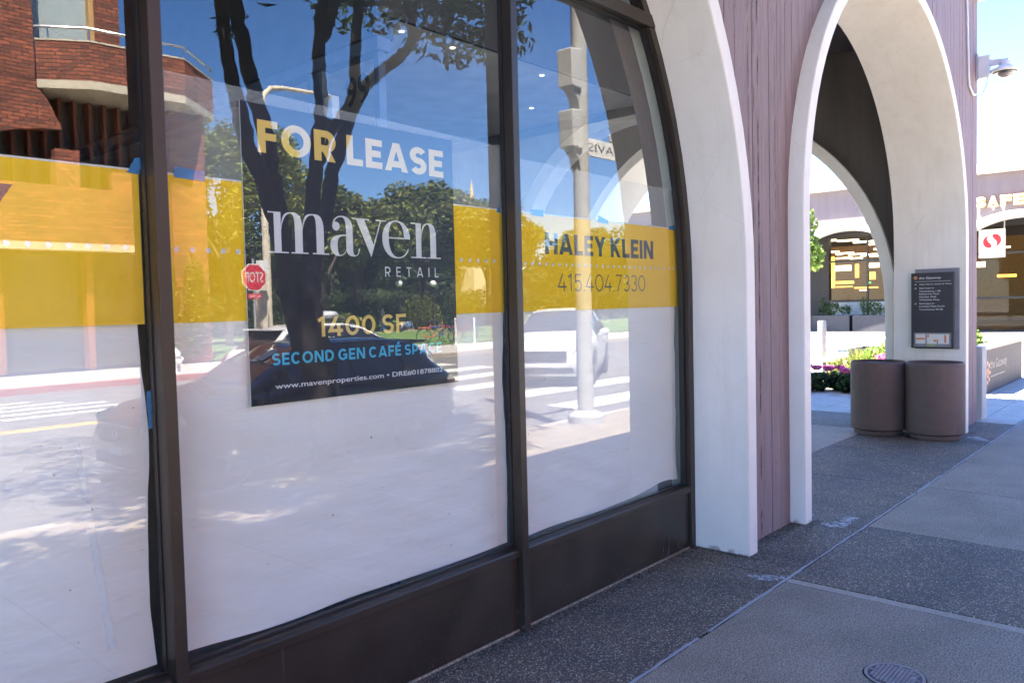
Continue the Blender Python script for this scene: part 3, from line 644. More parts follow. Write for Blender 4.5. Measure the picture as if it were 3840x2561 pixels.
for xa, xb in bays:
    m = MB(); m.box(xa+.002, xb-.002, 2.562, 2.583, .012, KZ-.012); m.build('kick_panel', BRONZE, frame, bevel=.002)
    # ledge with a stepped, sloping nose
    poly = [(2.546, KZ-.042), (2.546, KZ-.012), (2.552, KZ-.005), (2.570, KZ+.002), (2.587, KZ+.004), (2.587, KZ-.011), (2.5615, KZ-.011), (2.5615, KZ-.042)]
    m = MB(); m.prism(poly, lambda u, v: (xa+.003, u, v), lambda u, v: (xb-.003, u, v)); m.build('sill_ledge', BRONZE, frame, bevel=.0015)
    m = MB(); m.box(xa+.003, xb-.003, 2.5874, 2.609, KZ-.03, KZ+.012); m.build('sill_gasket', BRONZE_D, frame)
    m = MB(); m.box(xa+.001, xb-.001, 2.558, 2.5615, .001, .012); m.build('base_seal', CONC, frame)
TZ = 3.222
for xa, xb in ((-.576, 1.151), (1.197, 2.877), (2.923, 4.20)):
    m = MB(); m.box(xa, xb, 2.540, 2.584, TZ, TZ+.075); m.build('transom', BRONZE, frame, bevel=.003)
    m = MB(); m.box(xa, xb, 2.5845, 2.609, TZ-.012, TZ+.085); m.build('transom_gasket', BRONZE_D, frame)
def pane(xa, xb, z0, z1f, name='glass_pane', seg=24):
    """pane with a curved top following the arch: street face reflects, back face is clear"""
    top = [(xb-(xb-xa)*i/seg, z1f(xb-(xb-xa)*i/seg)) for i in range(seg+1)]
    poly = [(xa, z0), (xb, z0)] + [p for p in top if p[1] > z0+.001]
    m = MB(); n = len(poly)
    m.face([(u, GY, v) for u, v in poly], 0); m.face([(u, GY+.006, v) for u, v in reversed(poly)], 1)
    o = m.build(name, [GLASS, CLEAR], frame, recalc=False)
    return o
inn = lambda u: arch_z(A1, u, -.055)
pane(-.70, 1.174, KZ-.01, lambda u: min(TZ+.02, max(KZ, inn(u)))); pane(1.174, 2.90, KZ-.01, lambda u: min(TZ+.02, inn(u)))
pane(2.90, 4.556, KZ-.01, lambda u: min(TZ+.02, max(KZ, inn(u))))
pane(.0, 1.174, TZ+.05, inn); pane(1.174, 2.90, TZ+.05, inn); pane(2.90, 4.12, TZ+.05, lambda u: max(TZ+.05, inn(u)))
PRE = set(bpy.data.objects)
# ------------------------------------------------------------------ paper, banners, poster and tape behind the glass
def paper(label, xa, xb, z0, z1, y, edge, bottom):
    """wrinkled sheet; edge(z) trims the right side, bottom(x) the lower edge"""
    nx, nz_ = 70, 80; m = MB(); rp = random.Random(int(xa*100)+5); ph = [rp.uniform(0, 6) for _ in range(6)]
    for j in range(nz_+1):
        for i in range(nx+1):
            u, v = i/nx, j/nz_
            xr = edge(z0+(z1-z0)*v); x_ = xa+(xr-xa)*u; zb = bottom(x_); z_ = zb+(z1-zb)*v
            d = .003*math.sin(3.1*x_+5*z_+ph[0])+.002*math.sin(9*x_-6*z_+ph[1])+.0016*math.sin(17*z_+11*x_+ph[2])+.0011*math.sin(31*z_-9*x_+ph[4])*math.sin(5*x_+ph[5])+.0009*math.sin(47*z_+19*x_+ph[3])+.003*math.exp(-((z_-zb)/.10)**2)*math.sin(6*x_+ph[3])
            m.v.append((x_, y+d+.006, z_))
    for j in range(nz_):
        for i in range(nx): k = j*(nx+1)+i; m.f.append((k, k+1, k+nx+2, k+nx+1)); m.m.append(0)
    o = m.build('window_paper', PAPER, None, smooth=True, recalc=False)
    return tag(o, label, 'paper', 'paper sheets covering the lower panes')
paper('white paper sheet covering the lower left pane with a loose right edge', -.55, 1.14, KZ, 1.64, 2.672, lambda z: 1.157-.012*math.exp(-((z-1.0)/.2)**2)+.012*math.sin(7*z), lambda x_: .39+.03+.012*math.sin(4*x_)+(.03*max(0, x_-.9)))
paper('white paper sheet covering the middle pane below the lease poster', 1.208, 2.93, KZ, 1.64, 2.672, lambda z: 2.935+.004*math.sin(9*z), lambda x_: .392+.012+.018*math.exp(-((x_-1.3)/.25)**2)+.004*math.sin(7*x_))
paper('white paper sheet covering the right pane below the contact banner', 2.96, 4.54, KZ, 1.64, 2.672, lambda z: 4.605+.006*math.sin(8*z), lambda x_: .392+.012+.045*math.exp(-((x_-4.45)/.22)**2)+.004*math.sin(8*x_))
BY = 2.668; B0, B1 = 1.567, 2.070
def banner(label, xa, xb, z0=B0, z1=B1, tilt=0):
    t = thing('yellow_banner', label, 'banner', (0, 0, 0), group='yellow banners across the window panes')
    m = MB(); m.box(xa, xb, BY, BY+.003, z0, z1); m.build('sheet', VINYL, t)
    m = MB(); m.box(xa, xb, BY-.001, BY+.004, z1, z1+.006); m.build('top_edge', P_WHT, t)
    return t
bl = banner('yellow banner with a dark letter fragment behind the leftmost pane', -.5, 1.164)
bm_ = banner('yellow banner on both sides of the navy lease poster', 1.23, 2.94)
br = banner('yellow banner with a name and phone number behind the right pane', 2.975, 4.64)
TF = PY(BY-.0012)
def dots(t, xa, xb):
    x_ = .771
    while x_ < xb:
        if x_ > xa: m = MB(); disc(m, x_, 1.818, .0098, TF); m.build('dot', P_DOT, t)
        x_ += .05685
dots(bl, .6, 1.14); dots(bm_, 1.24, 2.93)
x_ = 3.108
while x_ < 4.60: m = MB(); disc(m, x_, 1.812, .0098, TF); m.build('dot', P_DOT, br); x_ += .0568
x_ = 3.108-.0568
m = MB(); disc(m, x_, 1.812, .0098, TF); m.build('dot', P_DOT, br)
stroke_text('lettering', 'HALEY KLEIN', (3.272, 1.867, 4.342, 1.980), BY-.0012, P_GREY, br, .22, .11)
stroke_text('lettering', '415.404.7330', (3.375, 1.667, 4.243, 1.765), BY-.0012, P_GREY, br, .075, .14)
stroke_text('lettering', 'Y', (.66, 1.867, .793, 1.991), BY-.0012, P_GREY, bl, .24)
# lease poster
ps = thing('lease_poster', 'navy poster with yellow white and cyan lettering behind the middle pane', 'poster')
PX0, PX1, PZ0, PZ1 = 1.535, 2.600, 1.250, 2.364
m = MB(); m.box(PX0, PX1, 2.6615, 2.6635, PZ0, PZ1); m.build('panel', NAVY, ps)
m = MB(); m.box(PX0-.0012, PX0, 2.661, 2.664, PZ0, PZ1); m.build('panel_edge', P_WHT, ps)
TP = PY(2.6602)
stroke_text('lettering', 'FOR LEASE', (1.602, 2.187, 2.540, 2.307), 2.6602, P_YEL, ps, .225, .10)
stroke_text('lettering', 'RETAIL', (2.183, 1.735, 2.493, 1.777), 2.6602, P_WHT, ps, .125, .78)
stroke_text('lettering', '1400 SF', (1.838, 1.494, 2.290, 1.574), 2.6602, P_YEL, ps, .17, .14)
stroke_text('lettering', 'SECOND GEN CAF\u00c9 SPACE', (1.628, 1.395, 2.500, 1.441), 2.6602, P_CYAN, ps, .19, .14)
text('lettering', 'www.mavenproperties.com \u2022 DRE#01878802', (1.637, 1.299, 2.502, 1.326), TP, P_WHT, ps, .012)
# high contrast serif wordmark, drawn stroke by stroke
K = [0]
def glyph(polys):
    m = MB()
    for p in polys:
        K[0] += 1; y = 2.6600-.00004*(K[0] % 6); m.face([(u, y, v) for u, v in p])
    o = m.build('lettering', P_WHT, ps); return o
ZB, ZT = 1.8185, 1.9725; HL = .0048
def q2(p0, p1, p2, n=10): return [((1-t)**2*p0[0]+2*t*(1-t)*p1[0]+t*t*p2[0], (1-t)**2*p0[1]+2*t*(1-t)*p1[1]+t*t*p2[1]) for t in [i/n for i in range(n+1)]]
def q3(p0, p1, p2, p3, n=14): return [tuple((1-t)**3*a+3*t*(1-t)**2*b+3*t*t*(1-t)*c+t**3*d for a, b, c, d in zip(p0, p1, p2, p3)) for t in [i/n for i in range(n+1)]]
def serif(a, b_, z): return [(a, z), (b_, z), (b_, z+HL), (a, z+HL)]
def hump(sl, l_, r_, top=ZT+.002):
    """hairline leaves a stem at sl and swells into the next stem l_..r_"""
    zt = ZB+.095
    out = q3((sl, zt), (sl+.006, top-.004), (sl+.018, top), (l_-.004, top)) + q3((l_-.004, top), (r_-.008, top), (r_, top-.028), (r_, zt))
    inn_ = q3((l_, zt), (l_, top-.022), (l_-.004, top-HL), (l_-.016, top-HL)) + q3((l_-.016, top-HL), (sl+.022, top-HL), (sl+.006, top-.03), (sl, zt-.01))
    return out + inn_
def stem(a, b_, z0=ZB+.001, z1=ZB+.095): return [(a, z0), (b_, z0), (b_, z1), (a, z1)]
glyph([serif(1.631, 1.684, ZT-HL), stem(1.656, 1.686, z1=ZT), serif(1.631, 1.716, ZB), hump(1.686, 1.746, 1.780), stem(1.746, 1.780), serif(1.728, 1.804, ZB), hump(1.780, 1.843, 1.878), stem(1.843, 1.878), serif(1.824, 1.902, ZB)])
bowl_o = q3((1.985, 1.902), (1.93, 1.902), (1.908, 1.888), (1.908, 1.858)) + q3((1.908, 1.858), (1.908, 1.826), (1.93, 1.815), (1.95, 1.815)) + q3((1.95, 1.815), (1.972, 1.815), (1.985, 1.83), (1.988, 1.845))
bowl_i = q3((1.988, 1.85), (1.983, 1.834), (1.973, 1.82), (1.957, 1.82)) + q3((1.957, 1.82), (1.944, 1.82), (1.943, 1.835), (1.943, 1.858)) + q3((1.943, 1.858), (1.943, 1.885), (1.95, 1.897), (1.985, 1.897))
aarc = q3((1.922, 1.94), (1.922, 1.965), (1.945, 1.977), (1.968, 1.977)) + q3((1.968, 1.977), (2.0, 1.977), (2.019, 1.958), (2.019, 1.925)) + q3((1.986, 1.925), (1.986, 1.955), (1.98, 1.972), (1.965, 1.972)) + q3((1.965, 1.972), (1.945, 1.972), (1.932, 1.962), (1.930, 1.945))
tail = [(2.019, 1.925), (2.019, 1.845)] + q3((2.019, 1.845), (2.019, 1.826), (2.024, 1.82), (2.032, 1.82)) + q3((2.032, 1.82), (2.042, 1.82), (2.047, 1.832), (2.048, 1.848)) + [(2.053, 1.848)] + q3((2.053, 1.848), (2.051, 1.826), (2.04, 1.815), (2.022, 1.815)) + q3((2.022, 1.815), (1.998, 1.815), (1.986, 1.826), (1.986, 1.845)) + [(1.986, 1.925)]
ball = [(1.938+.018*math.cos(2*math.pi*i/18), 1.934+.018*math.sin(2*math.pi*i/18)) for i in range(18)]
glyph([bowl_o + bowl_i, aarc, tail, ball])
glyph([serif(2.018, 2.105, ZT-HL), [(2.036, ZT), (2.079, ZT), (2.128, 1.862), (2.112, 1.815)], serif(2.140, 2.196, ZT-HL), [(2.165, ZT), (2.171, ZT), (2.112, 1.815), (2.109, 1.824)]])
eo = q3((2.250, 1.976), (2.205, 1.976), (2.173, 1.942), (2.173, 1.895)) + q3((2.173, 1.895), (2.173, 1.848), (2.205, 1.814), (2.252, 1.814)) + q3((2.252, 1.814), (2.29, 1.814), (2.312, 1.832), (2.319, 1.857)) + [(2.314, 1.857)] + q3((2.314, 1.857), (2.306, 1.836), (2.288, 1.819), (2.258, 1.819)) + q3((2.258, 1.819), (2.228, 1.819), (2.208, 1.85), (2.208, 1.895)) + q3((2.208, 1.895), (2.208, 1.945), (2.222, 1.971), (2.250, 1.971))
ee = q3((2.250, 1.976), (2.298, 1.976), (2.327, 1.945), (2.328, 1.898)) + [(2.208, 1.898), (2.208, 1.903), (2.294, 1.903)] + q3((2.294, 1.903), (2.292, 1.95), (2.275, 1.971), (2.250, 1.971))
glyph([eo, ee])
glyph([serif(2.333, 2.392, ZT-HL), stem(2.362, 2.393, z1=ZT), serif(2.332, 2.422, ZB), hump(2.393, 2.447, 2.482), stem(2.447, 2.482), serif(2.427, 2.509, ZB)])
# clear plastic film above the banners
for xa, xb, za, zb, lab in ((1.23, 2.94, 2.422, 2.385, 'clear plastic film edge above the lease poster'), (2.995, 4.60, 2.345, 2.32, 'clear plastic film above the contact banner')):
    m = MB(); m.face([(xa, 2.6745, 2.06), (xb, 2.6745, 2.06), (xb, 2.6745, zb), (xa, 2.6745, za)])
    tag(m.build('plastic_film', FILM), lab, 'film')
# blue masking tape
def tape(label, pts, y=2.664):
    m = MB(); out = []
    rp = random.Random(len(label))
    for i, p in enumerate(pts):
        q = pts[(i+1) % len(pts)]; k_ = 5 if i % 2 else 1
        for k in range(k_): t = k/k_; out.append((p[0]+(q[0]-p[0])*t+(rp.uniform(-.004, .004) if k else 0), y, p[1]+(q[1]-p[1])*t))
    m.face(out); tag(m.build('masking_tape', TAPE), label, 'tape', 'strips of blue masking tape')
tape('blue tape piece curling at the left mullion above the yellow banner', [(1.125, 2.062), (1.168, 2.058), (1.172, 2.115), (1.152, 2.11)])
tape('wide blue tape strip left of the lease poster', [(1.285, 2.062), (1.395, 2.058), (1.392, 2.092), (1.288, 2.100)])
tape('blue tape corner beside the second mullion on the middle banner', [(2.90, 2.058), (2.935, 2.055), (2.908, 2.088), (2.905, 2.080)])
tape('dark blue tape strip at the left top of the contact banner', [(3.160, 2.062), (3.262, 2.060), (3.260, 2.094), (3.163, 2.092)])
tape('tilted blue tape strip in the middle top of the contact banner', [(3.748, 2.060), (3.850, 2.058), (3.852, 2.078), (3.752, 2.102)])
tape('small blue tape strip at the right end of the contact banner', [(4.53, 2.062), (4.60, 2.062), (4.602, 2.090), (4.535, 2.085)])
tape('upright blue tape strip beside the left mullion on the paper', [(1.157, 1.22), (1.172, 1.22), (1.172, 1.345), (1.158, 1.345)])
m = MB(); m.face([(.925, 2.6655, 1.20), (.945, 2.6655, 1.20), (1.025, 2.6655, .52), (1.000, 2.6655, .52)]); tag(m.build('tape_strip', mat_clear('clear_tape', (1, 1, 1), .3, (.9, .92, .95))), 'long slanting pale strip painted as a fold highlight down the left paper sheet', 'tape')  # pale translucent strip stands in for the highlight along a paper fold

PS = .9850                                                  # true print size on this glass line
for o in [o for o in bpy.data.objects if o not in PRE and o.type == 'MESH']:
    for v in o.data.vertices: v.co = (v.co.x*PS, v.co.y-.040, v.co.z*PS+.0240)
# small marks: specks on the paper, drips on the kick panel, grime where wall meets paving
SPECK = simple('dry_speck', (.05, .035, .025), .8); rg = random.Random(21)
for q, pap in enumerate([o for o in bpy.data.objects if o.name.startswith('window_paper')]):
    for k in range(9):
        xs_ = ((.8, 1.12), (1.3, 2.85), (3.0, 4.4))[q]; u, v, s_ = rg.uniform(*xs_), rg.uniform(.5, 1.4), rg.uniform(.0012, .0035)
        m = MB(); m.face([(u+s_*math.cos(a)*rg.uniform(.6, 1.6), 2.6245, v+s_*math.sin(a)*rg.uniform(.6, 1.6)) for a in (0, 1.2, 2.3, 3.5, 4.8)]); m.build('speck', SPECK, pap)
DRIP = mat_patch('chalky_drip', (.26, .25, .25), .38, .62)
for k in range(9):
    u = rg.uniform(4.05, 4.5); h = rg.uniform(.03, .15); w_ = rg.uniform(.0015, .004); dx = rg.uniform(-.02, .02)
    m = MB(); m.face([(u, 2.5605, .013), (u+w_*2.2, 2.5605, .013), (u+w_+dx, 2.5605, h), (u+dx, 2.5605, h)]); m.build('drip_mark', DRIP, frame)
GRIME = mat_patch('ground_grime', (.055, .045, .036), .45, .75)
def grime(x0, x1, y0, y1):
    m = MB(); n_ = max(4, int((x1-x0)/.06)); t = [x0+(x1-x0)*i/n_ for i in range(n_+1)]
    m.face([(q, y1, .0025) for q in t]+[(q, y0+rg.uniform(-.006, .006), .0025) for q in reversed(t)]); m.build('grime_stain', GRIME, sw)
grime(-.5, 4.60, 2.49, 2.556); grime(4.55, 4.80, 2.09, 2.172); grime(4.56, 4.612, 2.18, 2.55); grime(4.735, 5.51, 2.20, 2.284); grime(5.44, 5.70, 2.11, 2.172); grime(10.18, 10.42, 2.10, 2.172)
# ------------------------------------------------------------------ things around the arcade
def bin_(label, x, y, h):
    t = thing('litter_bin', label, 'bin', (x, y, 0), group='brown litter bins by the pier')
    r = .298
    m = MB(); m.lathe([(.255, .003), (.262, .015), (.262, .05), (.268, .055), (r-.012, .062), (r, .075), (r, h-.03), (r-.006, h-.012), (r-.016, h-.002), (r-.03, h-.002), (r-.032, h-.02), (r-.035, h-.25), (.0001, h-.25)], (0, 0, 0), 56)
    m.build('body', BIN, t, smooth=True)
    m = MB(); m.lathe([(.2585, .0505), (.2585, .0545), (.2655, .0545), (.2655, .0505)], (0, 0, 0), 40); m.build('base_groove', BLACK, t)
    m = MB(); m.lathe([(r-.0355, h-.03), (r-.05, h-.05), (r-.05, h-.24), (.0001, h-.24)], (0, 0, 0), 40); m.build('liner', BLACK, t, smooth=True)
bin_('brown concrete litter bin nearer the passage, left of the pair', 9.80, 3.00, .85)
bin_('brown concrete litter bin in front of the pier under the directory sign', 9.80, 2.395, .855)
# directory sign on the inside of the arch leg
ds = thing('directory_sign', 'dark grey directory sign with white text and small map on the arch leg', 'sign', (0, 0, 0))
SX = 10.155; y0, y1, z0, z1 = 2.735, 2.285, .985, 1.862
m = MB(); m.box(SX, SX+.05, y1, y0, z0, z1); m.build('panel', DKSIGN, ds, bevel=.004)
m = MB(); m.box(SX+.0505, SX+.083, y1-.045, y0-.03, z0-.01, z1+.045); m.build('backplate', simple('sign_backplate', (.20, .20, .23), .5), ds, bevel=.003)
SF = lambda d: (lambda u, v: (SX-d, -u, v))
def st(s, u0, v0, u1, v1, mat=P_WHT, bold=0): text('lettering', s, (u0, v0, u1, v1), SF(.0015), mat, ds, bold)
U0 = -y0
def line(s, x0, zc, h, w, bold=0): st(s, U0+x0, zc-h/2, U0+x0+w, zc+h/2, P_WHT, bold)
line('the Gateway', .085, 1.798, .034, .235, .01)
m = MB(); disc(m, U0+.048, 1.805, .021, SF(.0015)); m.build('emblem', simple('emblem_orange', (.55, .25, .05), .5), ds)
m = MB(); m.box(SX-.0014, SX-.0004, -(U0+.42), -(U0+.04), 1.760, 1.763); m.build('rule', P_WHT, ds)
for s, zc, w in (('Vista North, South & West', 1.728, .34), ('Stairways to', 1.682, .16), ('Townhomes 1-38', 1.648, .225), ('Rockership Plaza', 1.614, .21), ('Hinckley Walk', 1.580, .185), ('Whaleship Plaza', 1.546, .215), ('Stairways to', 1.503, .16), ('Ironship Plaza South', 1.470, .27), ('Townhomes 49-58', 1.436, .25)):
    line(s, .088, zc, .024 if ('y' in s or 'p' in s) else .019, w, .004)
for zc in (1.728, 1.682, 1.503):
    m = MB(); m.face([SF(.0015)(U0+.035, zc), SF(.0015)(U0+.055, zc-.008), SF(.0015)(U0+.055, zc+.008)]); m.build('arrow', P_WHT, ds)
m = MB(); m.box(SX-.006, SX-.0004, -(U0+.425), -(U0+.03), 1.0, 1.165); m.build('map_frame', simple('map_frame_grey', (.22, .22, .23), .4, .4), ds)
m = MB(); m.box(SX-.008, SX-.0062, -(U0+.405), -(U0+.05), 1.035, 1.15); m.build('map_sheet', SIGNW, ds)
MO = simple('map_orange', (.62, .22, .07), .6); MG = simple('map_green', (.30, .38, .18), .6); MGR = simple('map_grey', (.25, .25, .3), .6)
for a, b_, c, d, mt in ((.055, .15, 1.085, 1.105, MO), (.175, .195, 1.11, 1.145, MO), (.155, .172, 1.036, 1.148, MGR), (.24, .27, 1.06, 1.085, MO), (.355, .375, 1.05, 1.14, MO), (.275, .29, 1.036, 1.09, MGR), (.06, .14, 1.005, 1.028, MGR), (.17, .26, 1.005, 1.028, MG), (.28, .38, 1.005, 1.028, MGR)):
    m = MB(); m.box(SX-.0092 if d > 1.03 else SX-.0072, SX-.0082 if d > 1.03 else SX-.0062, -(U0+b_), -(U0+a), c, d); m.build('map_block', mt, ds)
# security camera at the corner, with conduit
CAMW = simple('camera_white', (.66, .67, .72), .4)
sc_ = thing('security_camera', 'white dome security camera on a bracket at the building corner', 'camera', (11.27, 2.285, 4.42))
m = MB(); m.box(-.03, .03, -.022, .0, -.21, .12); m.build('wall_plate', CAMW, sc_, bevel=.004)
m = MB(); m.box(-.045, .045, -.145, -.0225, -.19, .08); m.build('junction_box', CAMW, sc_, bevel=.008)
m = MB(); m.prism([(-.145, .02), (-.145, -.06), (-.30, -.065), (-.34, -.02), (-.34, .0), (-.145, .02)][:5], lambda u, v: (-.025, u, v), lambda u, v: (.025, u, v)); m.build('arm', CAMW, sc_, bevel=.006)
m = MB(); m.lathe([(.035, -.02), (.06, -.03), (.065, -.075), (.085, -.095), (.15, -.12), (.155, -.14), (.14, -.155), (.085, -.165)], (0, -.30, 0), 32); m.build('housing', CAMW, sc_, smooth=True)
m = MB(); m.lathe([(.13, -.156), (.12, -.17), (.08, -.176)], (0, -.30, 0), 32); m.build('skirt', simple('camera_black', (.03, .03, .035), .3), sc_, smooth=True)
m = MB(); m.lathe([(.082, -.176), (.075, -.20), (.05, -.222), (.0001, -.23)], (0, -.30, 0), 24); m.build('dome', simple('smoked_dome', (.22, .20, .22), .08, 0, .02, coat=1), sc_, smooth=True)
m = MB(); m.tube([(0, -.12, -.19), (.0, -.10, -.3), (-.02, -.06, -.38), (-.06, -.03, -.40), (-.10, -.012, -.385)], .006, 8); m.build('cable', LGREY, sc_, smooth=True)
m = MB(); m.tube([(10.67, 2.268, 5.19), (10.74, 2.268, 4.5), (10.78, 2.268, 4.15), (10.81, 2.268, 4.07), (11.0, 2.268, 4.0), (11.16, 2.272, 4.03)], .013, 10)
tag(m.build('conduit', CAMW, None, smooth=True), 'thin white conduit pipe running down the pink corner wall', 'pipe')
# valve cover in the walkway
IRON = simple('cast_iron', (.27, .24, .235), .65, .0, .15, 30)
vc = thing('valve_cover', 'small round cast iron valve cover set in the walkway', 'cover', (3.51, 1.012, 0))
m = MB(); m.lathe([(.118, -.002), (.118, .004), (.108, .005), (.106, .0025), (.0001, .0025)], (0, 0, 0), 40); m.build('ring', IRON, vc, smooth=True)
m = MB(); m.lathe([(.1185, .001), (.124, .001)], (0, 0, 0), 40); m.build('gap', BLACK, vc)
m = MB(); disc(m, 0, 0, .105, lambda u, v: (u, v, .0029), 40); m.build('plate', simple('dark_iron', (.06, .055, .06), .6), vc)
mb = MB(); step = .0155
for i in range(-7, 8):
    for j in range(-7, 8):
        cx, cy_ = i*step, j*step
        if math.hypot(cx, cy_) < .094 and math.hypot(cx-.02, cy_+.07) > .017: mb.box(cx-.0058, cx+.0058, cy_-.0058, cy_+.0058, .0030, .0070)
mb.build('tread_studs', IRON, vc)
m = MB(); m.lathe([(.009, .007), (.013, .007), (.013, .003)], (.02, -.07, 0), 16); m.build('key_ring', IRON, vc)
# bollard
STEEL2 = simple('satin_steel', (.20, .20, .21), .45, .6)
t = thing('bollard', 'round stainless steel bollard in the sunny courtyard', 'bollard', (21.8, 8.12, -.05))
m = MB(); m.lathe([(.11, 0), (.11, 1.0), (.10, 1.03), (.0001, 1.035)], (0, 0, 0), 24); m.build('post', STEEL2, t, smooth=True)
m = MB(); m.lathe([(.15, 0), (.15, .02), (.111, .025)], (0, 0, 0), 24); m.build('base_plate', CHROME, t, smooth=True)
# ------------------------------------------------------------------ leaves
def leaves(name, mat, parent, clumps, n, size, seed=1, flat=.4, shape=.45):
    """many folded leaf faces spread over the shells and volumes of the clumps (cx,cy,cz,rx,ry,rz)"""
    rg = np.random.RandomState(seed); w = np.array([c[3]*c[4]*c[5] for c in clumps])**.7; w /= w.sum()
    ci = rg.choice(len(clumps), n, p=w); C_ = np.array(clumps)[ci]
    d = rg.normal(size=(n, 3)); d /= np.linalg.norm(d, axis=1)[:, None]
    rad = rg.uniform(.25, 1, n)**.45*rg.uniform(.86, 1.12, n)
    P_ = C_[:, :3]+d*C_[:, 3:]*rad[:, None]
    a = rg.normal(size=(n, 3)); a[:, 2] *= flat; a[:, 2] -= .25; a /= np.linalg.norm(a, axis=1)[:, None]
    b = np.cross(a, rg.normal(size=(n, 3))); b /= np.linalg.norm(b, axis=1)[:, None]
    s = size*rg.uniform(.65, 1.3, n)[:, None]
    nn = np.cross(a, b)
    V = np.stack([P_-a*s*.5, P_+b*s*shape*.5+nn*s*.08, P_+a*s*.5, P_-b*s*shape*.5+nn*s*.08], 1).reshape(-1, 3)
    F = np.arange(4*n).reshape(n, 4)
    me = bpy.data.meshes.new(name); me.from_pydata(V.tolist(), [], F.tolist()); me.materials.append(mat)
    o = bpy.data.objects.new(name, me); link(o, parent); o['kind'] = 'stuff'
    return o
LEAF_D = mat_leaf('evergreen_leaf', [(0, (.012, .026, .007)), (.55, (.03, .06, .014)), (1, (.075, .11, .025))])
LEAF_M = mat_leaf('park_leaf', [(0, (.035, .055, .012)), (.5, (.11, .135, .027)), (1, (.26, .27, .06))])
LEAF_Y = mat_leaf('pale_leaf', [(0, (.06, .09, .015)), (.5, (.15, .18, .035)), (1, (.30, .32, .07))])
LEAF_G = mat_leaf('bright_leaf', [(0, (.06, .12, .02)), (.5, (.14, .24, .04)), (1, (.32, .42, .10))])
LEAF_H = mat_leaf('hedge_leaf', [(0, (.015, .035, .010)), (.6, (.035, .075, .018)), (1, (.07, .13, .035))])
PETAL = mat_leaf('pink_petal', [(0, (.55, .08, .22)), (.6, (.72, .16, .36)), (1, (.8, .35, .5))])
BARK = mat_bark('dark_bark', (.010, .007, .006), (.034, .025, .020)); BARK2 = mat_bark('park_bark', (.05, .035, .025), (.12, .09, .065))
def wob(pts, n=5, amp=.02, seed=0):
    """refine a polyline and add irregular bends"""
    rg = random.Random(seed); out = []
    P_ = [Vector(p) for p in pts]
    for i in range(len(P_)-1):
        p0, p1, p2, p3 = P_[max(i-1, 0)], P_[i], P_[i+1], P_[min(i+2, len(P_)-1)]
        for k in range(n):
            t = k/n; q = .5*((2*p1)+(p2-p0)*t+(2*p0-5*p1+4*p2-p3)*t*t+(3*p1-p0-3*p2+p3)*t**3)
            out.append(q+Vector((rg.uniform(-amp, amp), rg.uniform(-amp, amp), 0)))
    out.append(P_[-1]); return out
def limb(mb, pts, r0, r1, seed=0, n=10, amp=.015):
    p = wob(pts, 5, amp, seed); k = len(p)-1; rg = random.Random(seed+9)
    mb.tube(p, [(r0+(r1-r0)*i/k)*rg.uniform(.92, 1.1) for i in range(k+1)], n)
# flower bed, grass and planter in the courtyard
fb = thing('flower_bed', 'bed of pink geraniums with dark green leaves beside the passage', 'flower bed', (13.7, 5.2, 0))
leaves('foliage', LEAF_H, fb, [(random.uniform(-.1, .6), -1.0+i*.16, .16, .28, .16, .17) for i in range(16)], 5200, .075, 3, 1, .9)
leaves('blossom', PETAL, fb, [(random.uniform(-.1, .3), y_, .40+random.uniform(-.03, .05), .08, .10, .035) for y_ in (-.95, -.75, -.5, -.35, -.2, -.1, .05, .2, .3, .45, .9)]+[(.6, -.75, .45, .2, .2, .04), (1.0, -.9, .55, .2, .25, .05)], 1700, .055, 4, 1, .9)
gr = thing('grass_clump', 'tall feathery grass and fern clump behind the pink flowers', 'grass', (16.2, 5.1, 0))
mb = MB(); rg = random.Random(5)
for i in range(420):
    a = rg.uniform(0, 6.28); r = rg.uniform(0, .45); b0 = Vector((r*math.cos(a), r*1.5*math.sin(a)+.1, 0)); h = rg.uniform(.35, .7); l_ = Vector((rg.uniform(-.25, .25), rg.uniform(-.25, .25), h)); s_ = Vector((.006, -.008, 0))
    mb.face([b0-s_, b0+s_, b0+l_*.6+s_*.7, b0+l_*.6-s_*.7]); mb.face([b0+l_*.6-s_*.7, b0+l_*.6+s_*.7, b0+l_+Vector((l_.x*.3, l_.y*.3, -.03))])
mb.build('blades', LEAF_Y, gr, recalc=False)['kind'] = 'stuff'
leaves('fern_fronds', LEAF_G, gr, [(.1, -.35, .55, .25, .22, .25), (.0, -.1, .45, .3, .25, .2)], 1300, .09, 8, 1, .3)
CORT = simple('dark_planter_metal', (.045, .045, .055), .5, .2)
def planter(label, x0, x1, y0, y1, h, mat, group=None):
    t = thing('planter_box', label, 'planter', ((x0+x1)/2, (y0+y1)/2, 0), group=group); a, b_ = (x1-x0)/2, (y1-y0)/2
    m = MB(); m.box(-a, a, -b_, -b_+.05, -.04, h); m.box(-a, a, b_-.05, b_, -.04, h); m.box(-a, -a+.05, -b_+.05, b_-.05, -.04, h); m.box(a-.05, a, -b_+.05, b_-.05, -.04, h); m.build('box', mat, t)
    m = MB(); m.box(-a+.052, a-.052, -b_+.052, b_-.052, -.03, h-.06); m.build('soil', simple('soil', (.04, .03, .022), .9), t)
    return t
planter('dark low planter box behind the flower bed', 17.6, 18.6, 4.6, 6.0, .5, CORT)
bench = thing('timber_bench', 'low pale timber bench top beside the grass', 'bench', (17.2, 6.9, 0)); TIM = simple('weathered_timber', (.36, .30, .26), .8, 0, .2, 8)
for i in range(5): m = MB(); m.box(-.45+i*.19, -.28+i*.19, -.9, .9, .26, .31); m.build('slat', TIM, bench, bevel=.004)
for yy in (-.7, .7): m = MB(); m.box(-.42, .5, yy-.05, yy+.05, -.045, .259); m.build('leg', CORT, bench)
